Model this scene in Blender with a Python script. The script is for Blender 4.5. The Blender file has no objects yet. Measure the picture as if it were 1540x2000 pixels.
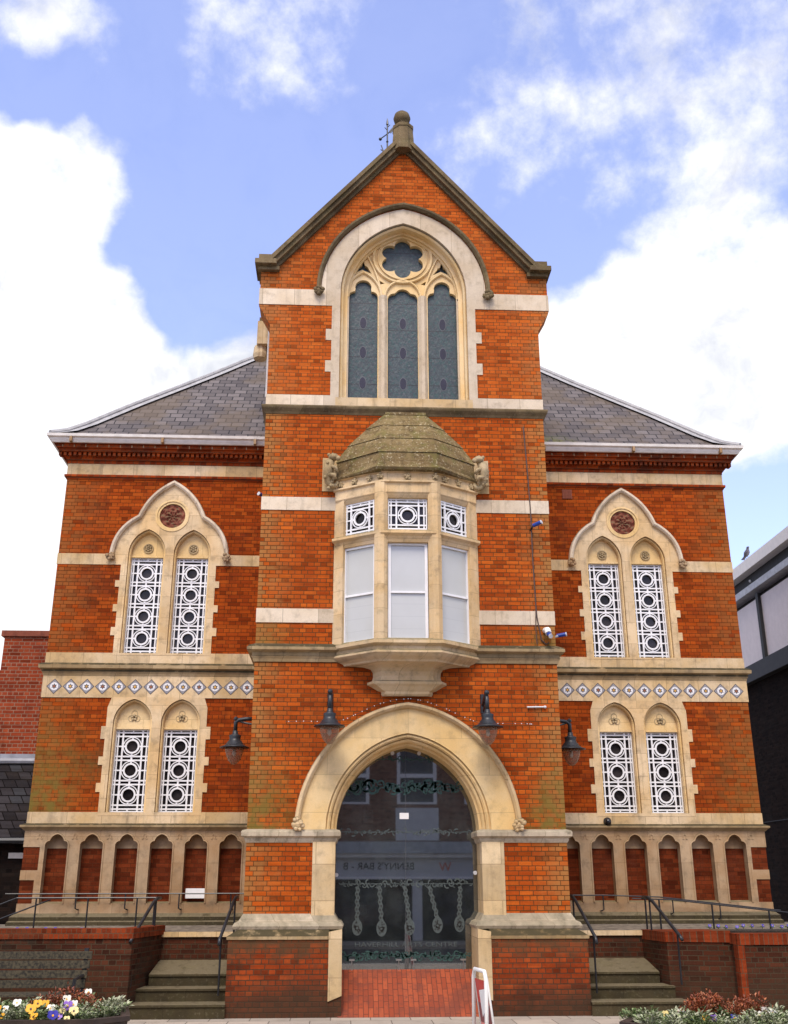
import bpy, math, random
from math import sin, cos, pi, sqrt, atan2, radians, hypot
from mathutils import Vector, Matrix
from mathutils.geometry import tessellate_polygon
random.seed(7)
S = bpy.context.scene
COL = S.collection

# ------------------------------------------------------------------ camera
F_PX, PITCH, YAW, ROLL = 1993.0, 0.34676, 0.04907, -0.0013
CAM = Vector((-1.071, -17.4, 1.948))
fw = Vector((sin(YAW)*cos(PITCH), cos(YAW)*cos(PITCH), sin(PITCH)))
r0 = Vector((cos(YAW), -sin(YAW), 0)); u0 = r0.cross(fw)
rt = r0*cos(ROLL)+u0*sin(ROLL); up = u0*cos(ROLL)-r0*sin(ROLL)
cd = bpy.data.cameras.new('camera'); cam = bpy.data.objects.new('camera', cd); COL.objects.link(cam)
cam.matrix_world = Matrix(((rt.x, up.x, -fw.x, CAM.x), (rt.y, up.y, -fw.y, CAM.y), (rt.z, up.z, -fw.z, CAM.z), (0, 0, 0, 1)))
cd.sensor_fit = 'VERTICAL'; cd.sensor_height = 24; cd.lens = F_PX/2000*24
cd.clip_start = 0.1; cd.clip_end = 2000
S.camera = cam

# ------------------------------------------------------------------ view + light
S.view_settings.view_transform = 'Standard'; S.view_settings.look = 'None'
S.view_settings.gamma = 1; S.view_settings.exposure = 0.2
SUN_EL = radians(56)
sd = bpy.data.lights.new('sun', 'SUN'); so = bpy.data.objects.new('sun', sd); COL.objects.link(so)
sd.energy = 2.7; sd.angle = radians(24); sd.color = (1, 0.905, 0.77)
so.rotation_euler = (radians(34), 0, radians(-12))     # high soft light from the street side
W = bpy.data.worlds.new('World'); S.world = W; W.use_nodes = True

class NT:
    def __init__(s, nt):
        s.nt = nt
    def n(s, t, ins=None, **kw):
        nd = s.nt.nodes.new(t)
        for k, v in kw.items(): setattr(nd, k, v)
        if ins:
            for k, v in ins.items():
                sock = nd.inputs[k]
                if isinstance(v, bpy.types.NodeSocket): s.nt.links.new(v, sock)
                else: sock.default_value = v
        return nd
    def m(s, op, a, b=None, clamp=False, c=None):
        nd = s.nt.nodes.new('ShaderNodeMath'); nd.operation = op; nd.use_clamp = clamp
        for i, v in enumerate((a, b, c)):
            if v is None: continue
            if isinstance(v, bpy.types.NodeSocket): s.nt.links.new(v, nd.inputs[i])
            else: nd.inputs[i].default_value = v
        return nd.outputs[0]
    def mix(s, f, a, b, mode='MIX'):
        nd = s.nt.nodes.new('ShaderNodeMix'); nd.data_type = 'RGBA'; nd.blend_type = mode
        for i, v in ((0, f), (6, a), (7, b)):
            if isinstance(v, bpy.types.NodeSocket): s.nt.links.new(v, nd.inputs[i])
            elif i == 0: nd.inputs[0].default_value = v
            else: nd.inputs[i].default_value = (*v[:3], 1)
        return nd.outputs[2]
    def ramp(s, f, a, b):
        nd = s.n('ShaderNodeMapRange', {0: f, 1: a, 2: b, 3: 0.0, 4: 1.0}); nd.interpolation_type = 'SMOOTHSTEP'
        return nd.outputs[0]
    def noise(s, vec, scale, detail=4, rough=.55):
        return s.n('ShaderNodeTexNoise', {'Vector': vec, 'Scale': scale, 'Detail': detail, 'Roughness': rough}).outputs[0]
    def xyz(s, vec):
        return s.n('ShaderNodeSeparateXYZ', {0: vec}).outputs
    def comb(s, x, y, z):
        return s.n('ShaderNodeCombineXYZ', {0: x, 1: y, 2: z}).outputs[0]

def build_world():
    t = NT(W.node_tree); W.node_tree.nodes.clear()
    out = t.n('ShaderNodeOutputWorld')
    sky = t.n('ShaderNodeTexSky'); sky.sky_type = 'NISHITA'; sky.sun_disc = False
    sky.sun_elevation = SUN_EL; sky.sun_rotation = radians(180+12); sky.dust_density = 1.0; sky.ozone_density = 1.5
    d = t.n('ShaderNodeTexCoord').outputs['Generated']
    # cloud banks: directions in the sky (azimuth from north = +Y, elevation, size, weight)
    blobs = BLOBS
    pos = neg = None
    warp = t.n('ShaderNodeTexNoise', {'Vector': d, 'Scale': 6.0, 'Detail': 4.0}).outputs['Color']
    dw = t.n('ShaderNodeVectorMath', {0: warp, 1: (.5, .5, .5)}, operation='SUBTRACT').outputs[0]
    dw = t.n('ShaderNodeVectorMath', {0: dw, 'Scale': .16}, operation='SCALE').outputs[0]
    dd = t.n('ShaderNodeVectorMath', {0: d, 1: dw}, operation='ADD').outputs[0]
    for az, el, rad, w in blobs:
        c = (sin(az)*cos(el), cos(az)*cos(el), sin(el))
        dist = t.n('ShaderNodeVectorMath', {0: dd, 1: c}, operation='DISTANCE').outputs['Value']
        v = t.m('MULTIPLY', t.ramp(dist, rad, rad*.3), abs(w))
        if w > 0: pos = v if pos is None else t.m('MAXIMUM', pos, v)
        else: neg = v if neg is None else t.m('ADD', neg, v)
    n1 = t.noise(d, 9.0, 10, .62)
    n2 = t.noise(d, 3.2, 5, .55)
    n = t.m('ADD', t.m('MULTIPLY', t.m('SUBTRACT', n1, .5), 2.5), t.m('MULTIPLY', t.m('SUBTRACT', n2, .5), .9))
    dens = t.m('ADD', t.m('SUBTRACT', pos, neg), n)
    a = t.ramp(dens, .06, .86)
    shade = t.ramp(t.m('ADD', t.m('MULTIPLY', t.noise(dd, 9.0, 8, .62), .6), t.m('MULTIPLY', t.noise(d, 3.4, 4, .5), .5)), .50, .72)
    ccol = t.mix(shade, (1.06, 1.06, 1.06), (.60, .63, .72))
    skyc = t.mix(1.0, sky.outputs[0], (SKY_MUL[0], SKY_MUL[1], SKY_MUL[2]), 'MULTIPLY')
    cc = t.mix(1.0, ccol, (CLOUD, CLOUD, CLOUD), 'MULTIPLY')
    col = t.mix(t.m('ADD', t.m('MULTIPLY', a, .9), VEIL), skyc, cc)
    bg = t.n('ShaderNodeBackground', {'Color': col, 'Strength': SKY_STR})
    W.node_tree.links.new(bg.outputs[0], out.inputs[0])
SKY_STR = 0.15
SKY_MUL = (2.15, 1.85, 2.2)
VEIL = .09
CLOUD = 1.0/SKY_STR
def _px(px, py, deg, w):
    v = (fw*F_PX + rt*(px-770) - up*(py-1000)).normalized()
    return (atan2(v.x, v.y), math.asin(v.z), radians(deg)*1.0, w)
BLOBS = [_px(*b) for b in (
    (10, 330, 5.5, 1), (70, 320, 5.5, .9), (160, 400, 6, .8), (30, 460, 7, 1), (50, 560, 9, 1), (-60, 760, 14, 1), (180, 720, 6.5, 1), (320, 760, 5, .9), (440, 730, 4, .75), (230, 320, 4, .45),
    (-60, 1050, 15, 1), (500, 700, 4, .6), (250, 900, 8, .9),
    (1230, 640, 6, 1), (1380, 660, 8, 1), (1540, 720, 9, 1), (1120, 680, 6, .9), (1180, 800, 7, .9), (1330, 800, 8, 1), (1500, 860, 5, .7), (1540, 560, 6, .7),
    (1390, 460, 6, .55), (1340, 250, 6, .48), (1450, 340, 5, .42), (1210, 180, 7, .42), (1050, 220, 6.5, .42), (960, 290, 4, .30), (1000, 110, 6, .30),
    (1500, 90, 8, .36), (1270, 60, 8, .36), (50, 55, 4.5, .7), (150, 70, 4, .4), (470, 70, 6, .27), (690, 40, 4, .28), (600, 150, 4, .26),
    (1490, 1010, 4, -.7), (90, 145, 2.9, -.75), (-10, 145, 2.9, -.8), (250, 40, 5, -.3), (300, 480, 3, -.4), (1020, 420, 4, -.4), (430, 480, 8, -.5), (350, 220, 5, -.3), (850, 120, 5, -.3), (640, 330, 7, -.35), (1090, 470, 4, -.4), (330, 640, 2, -.4), (400, 620, 3.5, -.4))]
BLOBS += [(2.2, .7, 1.1, .6), (-2.0, .5, 1.2, .6), (3.1, .9, 1.0, .5), (0, 1.5, .5, .3)]
build_world()

# ------------------------------------------------------------------ materials
def newmat(name):
    m = bpy.data.materials.new(name); m.use_nodes = True; m.node_tree.nodes.clear()
    t = NT(m.node_tree); out = t.n('ShaderNodeOutputMaterial'); b = t.n('ShaderNodeBsdfPrincipled')
    m.node_tree.links.new(b.outputs[0], out.inputs[0])
    return m, t, b
def L(t, a, b): t.nt.links.new(a, b)
def plain(name, col, rough=.6, metal=0, var=.15, scale=6, spec=.5, obj=False, trans=0):
    m, t, b = newmat(name)
    p = t.n('ShaderNodeTexCoord').outputs['Object'] if obj else t.n('ShaderNodeNewGeometry').outputs['Position']
    n = t.noise(p, scale, 5, .6)
    c = t.mix(t.ramp(n, .3, .7), [x*(1-var) for x in col], [min(1, x*(1+var)) for x in col])
    L(t, c, b.inputs['Base Color']); b.inputs['Roughness'].default_value = rough; b.inputs['Metallic'].default_value = metal
    b.inputs['Specular IOR Level'].default_value = spec
    return m
def worldpos(t):
    g = t.n('ShaderNodeNewGeometry'); return g.outputs['Position'], g.outputs['Normal']

def brick_mat(name, c1, c2, mortar, rh=.075, bw=.225, ms=.006, dirt=(.14, .075, .04), dirt_amt=.5, edge=None, edgecol=(.36, .2, .075),
              moss=None, mossr=1.0, squash=.5, low=None, flat=False, topdark=0):
    m, t, b = newmat(name); P, N = worldpos(t); x, y, z = t.xyz(P)
    if flat: vec = t.comb(x, t.m('MULTIPLY', y, 1.0), 0.0)
    else: vec = t.comb(t.m('ADD', x, y), z, 0.0)
    # slight wobble of the joints
    wob = t.n('ShaderNodeTexNoise', {'Vector': P, 'Scale': 9.0, 'Detail': 2.0}).outputs['Color']
    wv = t.n('ShaderNodeVectorMath', {0: wob, 'Scale': .008}, operation='SCALE').outputs[0]
    vec = t.n('ShaderNodeVectorMath', {0: vec, 1: wv}, operation='ADD').outputs[0]
    br = t.n('ShaderNodeTexBrick', {'Vector': vec, 'Color1': (*c1, 1), 'Color2': (*c2, 1), 'Mortar': (*mortar, 1), 'Scale': 1.0, 'Mortar Size': ms,
             'Mortar Smooth': .35, 'Bias': -.1, 'Brick Width': bw, 'Row Height': rh}, offset=.5, offset_frequency=2, squash=squash, squash_frequency=2)
    col = br.outputs[0]; fac = br.outputs[1]
    # odd overburnt and pale bricks (second brick lattice, same rows)
    br2 = t.n('ShaderNodeTexBrick', {'Vector': vec, 'Color1': (0, 0, 0, 1), 'Color2': (1, 1, 1, 1), 'Mortar': (.5, .5, .5, 1), 'Scale': 1.0, 'Mortar Size': 0.0,
             'Bias': 0.0, 'Brick Width': bw, 'Row Height': rh}, offset=.5, offset_frequency=2, squash=squash, squash_frequency=2)
    rnd = t.xyz(br2.outputs[0])[0]
    pick = t.n('ShaderNodeTexWhiteNoise', {'W': t.m('MULTIPLY', rnd, 91.7)}, noise_dimensions='1D').outputs[0]
    brickonly = t.m('SUBTRACT', 1.0, fac)
    col = t.mix(t.m('MULTIPLY', t.ramp(pick, .80, .9), t.m('MULTIPLY', brickonly, .55)), col, [v*.42 for v in c2])
    col = t.mix(t.m('MULTIPLY', t.ramp(pick, .22, .1), t.m('MULTIPLY', brickonly, .35)), col, (min(1, c1[0]*1.25), c1[1]*1.6, c1[2]*1.7))
    big = t.noise(P, .9, 5, .6); mid = t.noise(P, 5.0, 5, .65)
    f = t.m('MULTIPLY', t.ramp(t.m('ADD', t.m('MULTIPLY', big, .6), t.m('MULTIPLY', mid, .4)), .48, .68), dirt_amt)
    col = t.mix(f, col, dirt, 'MIX')
    sv = t.comb(t.m('MULTIPLY', t.m('ADD', x, y), 3.2), t.m('MULTIPLY', z, .45), 0.0)
    streak = t.m('MULTIPLY', t.ramp(t.noise(sv, 1.0, 6, .65), .54, .74), .38)
    col = t.mix(streak, col, [v*.55 for v in dirt])
    rowv = t.noise(t.comb(t.m('MULTIPLY', t.m('ADD', x, y), 1.1), t.m('MULTIPLY', z, 13.3), 3.0), 1.0, 2, .5)
    col = t.mix(.55, col, t.mix(t.ramp(rowv, .3, .7), (.66, .62, .60), (1.22, 1.24, 1.25)), 'MULTIPLY')
    fine = t.noise(P, 40.0, 3, .7)
    col = t.mix(.6, col, t.mix(fine, (.40, .40, .40), (1.5, 1.5, 1.5)), 'MULTIPLY')
    ax = t.m('ABSOLUTE', x)
    if edge:       # weathered buff strip towards the corners of the wall
        e = t.ramp(t.m('ADD', ax, t.m('MULTIPLY', t.m('SUBTRACT', mid, .5), .9)), edge[0], edge[1])
        e = t.m('MULTIPLY', e, t.ramp(rnd, .05, .5))
        col = t.mix(t.m('MULTIPLY', e, t.m('MULTIPLY', t.m('SUBTRACT', 1.0, fac), edge[2])), col, edgecol)
    if moss:       # lichen that spreads along the lowest courses of a stage: list of z ranges
        for z0, z1, amt, x0, x1 in moss:
            g = t.m('MULTIPLY', t.ramp(z, z1, z0), t.ramp(t.m('ADD', ax, t.m('MULTIPLY', t.m('SUBTRACT', big, .5), 1.5)), x0, x1))
            g = t.m('MULTIPLY', g, t.m('ADD', mossr, t.m('MULTIPLY', t.ramp(x, 1, -1), 1-mossr))); g = t.m('MULTIPLY', g, t.ramp(mid, .3, .62)); g = t.m('MULTIPLY', g, t.ramp(z, z0-.05, z0))
            col = t.mix(t.m('MULTIPLY', g, amt), col, (.17, .13, .03))
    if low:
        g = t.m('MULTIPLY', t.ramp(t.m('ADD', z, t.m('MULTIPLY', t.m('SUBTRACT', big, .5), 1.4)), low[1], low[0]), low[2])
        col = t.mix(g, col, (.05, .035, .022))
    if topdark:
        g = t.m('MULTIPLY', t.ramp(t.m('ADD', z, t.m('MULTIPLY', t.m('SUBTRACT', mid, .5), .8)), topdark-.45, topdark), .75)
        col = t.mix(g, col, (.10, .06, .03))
    L(t, col, b.inputs['Base Color'])
    b.inputs['Roughness'].default_value = .95; b.inputs['Specular IOR Level'].default_value = .06
    h = t.m('ADD', t.m('MULTIPLY', t.m('SUBTRACT', 1.0, fac), 1.0), t.m('MULTIPLY', fine, .35))
    bp = t.n('ShaderNodeBump', {'Height': h, 'Strength': .55, 'Distance': .006}); L(t, bp.outputs[0], b.inputs['Normal'])
    return m

def stone_mat(name, c1, c2, grime=(.16, .12, .075), amt=.45, joints=.75, jw=.62, jh=50.0, top=(.13, .115, .06), topamt=.8, streak=.5, zoff=0.0, green=.0, tr=(.15, .6)):
    m, t, b = newmat(name); P, N = worldpos(t); x, y, z = t.xyz(P)
    u = t.m('ADD', x, y)
    big = t.noise(P, 1.1, 5, .6); mid = t.noise(P, 6.0, 6, .65); fine = t.noise(P, 55.0, 3, .7)
    col = t.mix(t.ramp(big, .35, .65), c1, c2)
    vec = t.comb(u, t.m('ADD', z, zoff), 0.0)
    br = t.n('ShaderNodeTexBrick', {'Vector': vec, 'Color1': (.74, .71, .67, 1), 'Color2': (1.10, 1.08, 1.06, 1), 'Mortar': (.36, .31, .26, 1), 'Scale': 1.0,
             'Mortar Size': .0045, 'Mortar Smooth': .2, 'Brick Width': jw, 'Row Height': jh}, offset=.5, squash=1.0)
    col = t.mix(joints, col, br.outputs[0], 'MULTIPLY')
    sv = t.comb(t.m('MULTIPLY', u, 7.0), t.m('MULTIPLY', z, .8), y)
    st = t.noise(sv, 1.0, 5, .6)
    f = t.m('MULTIPLY', t.ramp(st, .5, .75), streak)
    col = t.mix(t.m('MULTIPLY', f, .6), col, grime)
    f2 = t.m('MULTIPLY', t.ramp(mid, .47, .75), amt)
    col = t.mix(f2, col, grime)
    col = t.mix(.3, col, t.mix(fine, (.5, .5, .5), (1.5, 1.5, 1.5)), 'MULTIPLY')
    nz = t.xyz(N)[2]
    ft = t.m('MULTIPLY', t.ramp(nz, tr[0], tr[1]), t.m('MULTIPLY', t.ramp(mid, .2, .5), topamt))
    col = t.mix(ft, col, top)
    if green:
        g = t.m('MULTIPLY', t.ramp(t.noise(P, 8.5, 6, .72), .50, .62), green*.9)
        col = t.mix(g, col, (.075, .05, .022))
        g = t.m('MULTIPLY', t.ramp(t.noise(P, 3.3, 6, .7), .47, .65), green*.8)
        col = t.mix(g, col, (.13, .12, .03))
        g = t.m('MULTIPLY', t.ramp(t.noise(P, 24.0, 4, .7), .55, .66), green*.8)
        col = t.mix(g, col, (.55, .47, .30))
    L(t, col, b.inputs['Base Color']); b.inputs['Roughness'].default_value = .9; b.inputs['Specular IOR Level'].default_value = .2
    bp = t.n('ShaderNodeBump', {'Height': t.m('ADD', t.m('MULTIPLY', fine, .5), mid), 'Strength': .35, 'Distance': .01}); L(t, bp.outputs[0], b.inputs['Normal'])
    return m

BR_T = brick_mat('tower brick', (.47, .092, .012), (.33, .053, .008), (.10, .048, .018), edge=(1.9, 2.75, .8), edgecol=(.37, .19, .06), dirt=(.19, .05, .015), dirt_amt=.5,
                 moss=[(2.7, 4.4, .9, 1.7, 2.4), (5.75, 6.4, .5, 1.6, 2.4)], ms=.007)
BR_TOP = brick_mat('gable brick', (.51, .110, .017), (.385, .070, .011), (.125, .06, .022), edge=(1.9, 2.9, .55), edgecol=(.40, .20, .07), dirt=(.26, .08, .025), dirt_amt=.45, ms=.006)
BR_W = brick_mat('wing brick', (.37, .066, .008), (.235, .036, .006), (.075, .026, .008), edge=(5.6, 6.9, .6), edgecol=(.30, .125, .035), mossr=.25, dirt=(.10, .025, .012), dirt_amt=.65,
                 moss=[(3.1, 5.4, .9, 5.3, 6.5)], ms=.005)
BR_C = brick_mat('cornice brick', (.34, .055, .010), (.20, .03, .008), (.12, .06, .03), dirt=(.08, .03, .018), dirt_amt=.8, ms=.007)
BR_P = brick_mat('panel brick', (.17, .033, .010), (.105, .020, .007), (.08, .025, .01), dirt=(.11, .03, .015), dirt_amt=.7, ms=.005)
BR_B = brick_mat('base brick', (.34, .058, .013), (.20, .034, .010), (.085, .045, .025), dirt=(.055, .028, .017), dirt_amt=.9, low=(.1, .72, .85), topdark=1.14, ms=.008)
BR_G = brick_mat('garden wall brick', (.095, .028, .014), (.05, .018, .011), (.07, .05, .03), dirt=(.04, .03, .02), dirt_amt=.85, low=(.0, .9, .6), ms=.008)  # brick colour darkened to stand in for ground-level shade, besides grime
BR_CAP = brick_mat('coping brick', (.25, .042, .012), (.15, .027, .010), (.12, .07, .04), rh=.2, bw=.075, squash=1.0, dirt=(.12, .05, .025), dirt_amt=.5)
BR_RED = brick_mat('neighbour brick', (.30, .055, .02), (.20, .034, .015), (.27, .155, .10), dirt=(.12, .03, .02), dirt_amt=.5, ms=.009)
BR_DK = brick_mat('dark brick', (.020, .012, .009), (.011, .008, .007), (.016, .012, .010), dirt=(.01, .01, .01), dirt_amt=.6)
BR_OPP = brick_mat('street brick', (.27, .13, .09), (.20, .10, .07), (.3, .24, .18), dirt=(.12, .06, .04), dirt_amt=.4)

ST_UP = stone_mat('pale limestone', (.64, .525, .375), (.72, .62, .48), amt=.35, streak=.5)
ST_IN = stone_mat('honey tracery stone', (.78, .54, .24), (.82, .64, .38), amt=.12, streak=.1, joints=.2)
ST_MID = stone_mat('bath stone', (.63, .445, .22), (.71, .56, .36), amt=.5, streak=.8)
ST_WIN = stone_mat('window stone', (.66, .455, .225), (.72, .56, .35), amt=.5, streak=.55, joints=.55, jh=.42)
ST_ARCH = stone_mat('arch stone', (.74, .51, .22), (.78, .59, .32), amt=.3, streak=.2, joints=.5, jw=.9, jh=.6)
ST_LOW = stone_mat('shaded weathered stone', (.36, .225, .115), (.45, .325, .20), amt=.55, streak=.5, joints=.5, jh=.45)  # stone tone lowered to carry shade low on the front, plus weathering
ST_JAMB = stone_mat('jamb stone', (.62, .46, .25), (.68, .54, .34), amt=.4, streak=.4, joints=.8, jw=3.0, jh=.55)
ST_DK = stone_mat('mossy moulding stone', (.36, .25, .12), (.46, .35, .20), amt=.7, streak=.8, top=(.055, .045, .022), topamt=.97, tr=(-.12, .3))
ST_COP = stone_mat('lichened coping stone', (.12, .085, .045), (.22, .165, .09), grime=(.045, .035, .02), amt=.7, streak=.5, jw=.8, green=.2, top=(.085, .065, .038))
ST_ROOF = stone_mat('mossy roof stone', (.17, .115, .05), (.27, .20, .095), grime=(.06, .04, .02), amt=.75, streak=.5, jw=.7, jh=.36, green=.75, top=(.17, .13, .05), topamt=.3)
ST_PL = stone_mat('plinth stone', (.50, .42, .30), (.58, .50, .38), grime=(.07, .06, .035), amt=.7, streak=.7, top=(.2, .18, .12), topamt=.6)
ST_STEP = stone_mat('step stone', (.042, .033, .017), (.07, .055, .028), grime=(.04, .035, .02), amt=.7, streak=.4, top=(.17, .14, .085), topamt=.75, green=.1)  # base colour darkened for shade near the pavement, with moss and dirt
TERRA = stone_mat('terracotta', (.20, .06, .035), (.27, .09, .055), grime=(.07, .025, .02), amt=.6, joints=0)
CARVE = stone_mat('carved stone', (.40, .29, .15), (.50, .39, .23), grime=(.06, .045, .025), amt=.7, joints=0, topamt=.5)
LEAD = plain('lead', (.36, .355, .35), .6, var=.15)
GUTTER = plain('white gutter paint', (.72, .68, .62), .55, var=.1)
WHITE = plain('white window paint', (.80, .80, .80), .45, var=.05)
SIGNW = plain('white sign', (.82, .82, .80), .4, var=.03)
IRON = plain('black iron paint', (.012, .013, .016), .4, var=.3)
LAMPB = plain('dark blue-grey lamp paint', (.018, .022, .028), .42, var=.3)
BLUE = plain('blue plastic', (.010, .05, .30), .35, var=.1)
GREYW = plain('grey plastic', (.62, .63, .64), .4, var=.05)
CABLE = plain('brown cable', (.07, .04, .03), .6)
STEEL = plain('stainless fitting', (.6, .6, .6), .3, 1.0, var=.05)
SOIL = plain('soil', (.03, .022, .015), .95, var=.5, scale=30)
WOOD = plain('weathered black bench timber', (.045, .037, .020), .7, var=.85, scale=26)
CONC = plain('concrete', (.55, .53, .48), .8, var=.12)
GREYC = plain('grey concrete', (.42, .44, .47), .8, var=.15)
DARKP = plain('dark panel', (.010, .009, .009), .7, var=.5)
PINKP = plain('pale panel', (.66, .585, .56), .6, var=.04)
FASC = plain('fascia white', (.80, .75, .68), .6, var=.05)
RED = plain('red poster', (.55, .03, .02), .4, var=.1)
PINK = plain('pink poster', (.75, .25, .22), .4, var=.2, scale=14)
DKRED = plain('dark red poster', (.2, .02, .03), .4, var=.1)
TEAL = plain('frosted etching', (.022, .066, .058), .6, var=.35, scale=40)
ETCH = plain('pale frosted etching', (.060, .078, .076), .6, var=.35, scale=60)
PAPER = plain('paper notice', (.20, .21, .21), .7, var=.3, scale=40)
TGREY = plain('tile grey', (.26, .25, .26), .35, var=.35, scale=60)
TDARK = plain('tile dark', (.06, .05, .045), .35)
TWHITE = plain('tile white', (.74, .72, .70), .3, var=.05)
TGOLD = plain('tile gold', (.55, .30, .06), .35, var=.3, scale=20)
TRUST = plain('tile rust', (.30, .10, .035), .35, var=.2)
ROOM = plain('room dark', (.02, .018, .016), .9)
SIGNG = plain('shop sign grey', (.52, .52, .54), .5, var=.04)
SIGNK = plain('shop letters', (.02, .02, .02), .5)
SIGNR = plain('red shop letters', (.6, .12, .06), .5)
GLOBE_M = None

def slate_mat():
    m, t, b = newmat('slate'); P, N = worldpos(t); x, y, z = t.xyz(P)
    vec = t.comb(t.m('ADD', x, t.m('MULTIPLY', t.noise(P, 3.0, 2), .05)), t.m('MULTIPLY', z, 1.42), 0.0)
    br = t.n('ShaderNodeTexBrick', {'Vector': vec, 'Color1': (.165, .143, .135, 1), 'Color2': (.080, .068, .066, 1), 'Mortar': (.02, .018, .018, 1), 'Scale': 1.0,
             'Mortar Size': .012, 'Mortar Smooth': .1, 'Brick Width': .27, 'Row Height': .225}, offset=.5, squash=1.0)
    big = t.noise(P, .9, 5, .6); mid = t.noise(P, 7, 5, .7)
    col = t.mix(t.m('MULTIPLY', t.ramp(big, .45, .62), .6), br.outputs[0], (.13, .095, .06))
    col = t.mix(t.m('MULTIPLY', t.ramp(mid, .55, .75), .5), col, (.06, .055, .05))
    g = t.m('MULTIPLY', t.ramp(z, 10.95, 10.45), t.m('MULTIPLY', t.ramp(x, 4.0, 2.8), t.ramp(mid, .35, .55)))
    g = t.m('MULTIPLY', g, t.ramp(x, 0, .1))
    col = t.mix(t.m('MULTIPLY', g, .9), col, (.22, .22, .03))
    L(t, col, b.inputs['Base Color']); b.inputs['Roughness'].default_value = .75; b.inputs['Specular IOR Level'].default_value = .3
    bp = t.n('ShaderNodeBump', {'Height': t.m('ADD', br.outputs[1], t.m('MULTIPLY', mid, -.4)), 'Strength': .7, 'Distance': -.02}); L(t, bp.outputs[0], b.inputs['Normal'])
    return m
SLATE = slate_mat()

def dark_glass(name, col=(.012, .012, .014), rough=.08, spec=.5):
    m, t, b = newmat(name); P, N = worldpos(t)
    n = t.noise(P, 1.7, 4, .6)
    L(t, t.mix(t.ramp(n, .35, .7), col, [c*3.5 for c in col]), b.inputs['Base Color'])
    b.inputs['Roughness'].default_value = rough; b.inputs['Specular IOR Level'].default_value = spec
    bp = t.n('ShaderNodeBump', {'Height': t.noise(P, 3.0, 2), 'Strength': .08, 'Distance': .05}); L(t, bp.outputs[0], b.inputs['Normal'])
    return m
WGLASS = dark_glass('window glass', (.012, .010, .010), .1, .22)
def stained():
    m, t, b = newmat('leaded stained glass'); P, N = worldpos(t); x, y, z = t.xyz(P)
    a = t.m('ADD', t.m('MULTIPLY', x, 9.5), t.m('MULTIPLY', z, 5.0)); c = t.m('SUBTRACT', t.m('MULTIPLY', x, 9.5), t.m('MULTIPLY', z, 5.0))
    la = t.m('ABSOLUTE', t.m('SUBTRACT', t.m('FRACT', a), .5)); lc = t.m('ABSOLUTE', t.m('SUBTRACT', t.m('FRACT', c), .5))
    line = t.m('MAXIMUM', t.ramp(la, .05, .02), t.ramp(lc, .05, .02))
    vo = t.n('ShaderNodeTexVoronoi', {'Vector': P, 'Scale': 26.0}).outputs['Color']
    v = t.xyz(vo)
    col = t.mix(v[0], (.028, .040, .047), (.050, .072, .074))
    col = t.mix(t.m('MULTIPLY', t.ramp(v[1], .7, .8), .6), col, (.02, .07, .065))
    col = t.mix(t.m('MULTIPLY', t.ramp(v[2], .85, .9), .22), col, (.16, .17, .17))
    col = t.mix(t.m('MULTIPLY', line, .7), col, (.025, .028, .032))
    bar = t.ramp(t.m('ABSOLUTE', t.m('SUBTRACT', t.m('FRACT', t.m('MULTIPLY', t.m('SUBTRACT', z, 10.72), 1.66)), .5)), .03, .01)
    col = t.mix(t.m('MULTIPLY', bar, .8), col, (.02, .02, .022))
    col = t.mix(t.m('MULTIPLY', t.ramp(t.noise(P, 60, 3), .5, .7), .4), col, (.10, .12, .125))
    L(t, col, b.inputs['Base Color']); b.inputs['Roughness'].default_value = .35; b.inputs['Specular IOR Level'].default_value = .35
    bp = t.n('ShaderNodeBump', {'Height': t.noise(P, 18, 3), 'Strength': .3, 'Distance': .02}); L(t, bp.outputs[0], b.inputs['Normal'])
    return m
STAIN = stained()
OVAL = plain('purple oval glass', (.012, .008, .018), .25, var=.3)
OVALR = plain('lead oval ring', (.06, .07, .075), .4)
def blind_mat():
    m, t, b = newmat('net blind behind glass'); P, N = worldpos(t); x, y, z = t.xyz(P)
    w = t.ramp(t.m('ABSOLUTE', t.m('SUBTRACT', t.m('FRACT', t.m('MULTIPLY', z, 4.6)), .5)), .04, .0)
    lowz = t.ramp(z, 6.6, 6.4)
    c = t.mix(t.m('MULTIPLY', t.m('MULTIPLY', w, lowz), .35), (.50, .51, .49), (.33, .34, .34))
    c = t.mix(t.m('MULTIPLY', t.ramp(t.noise(P, 1.6, 4), .35, .7), .3), c, (.40, .40, .37))
    L(t, c, b.inputs['Base Color']); b.inputs['Roughness'].default_value = .5; b.inputs['Specular IOR Level'].default_value = .3; b.inputs['Coat Weight'].default_value = .9; b.inputs['Coat Roughness'].default_value = .03
    return m
BLIND = blind_mat()
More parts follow.
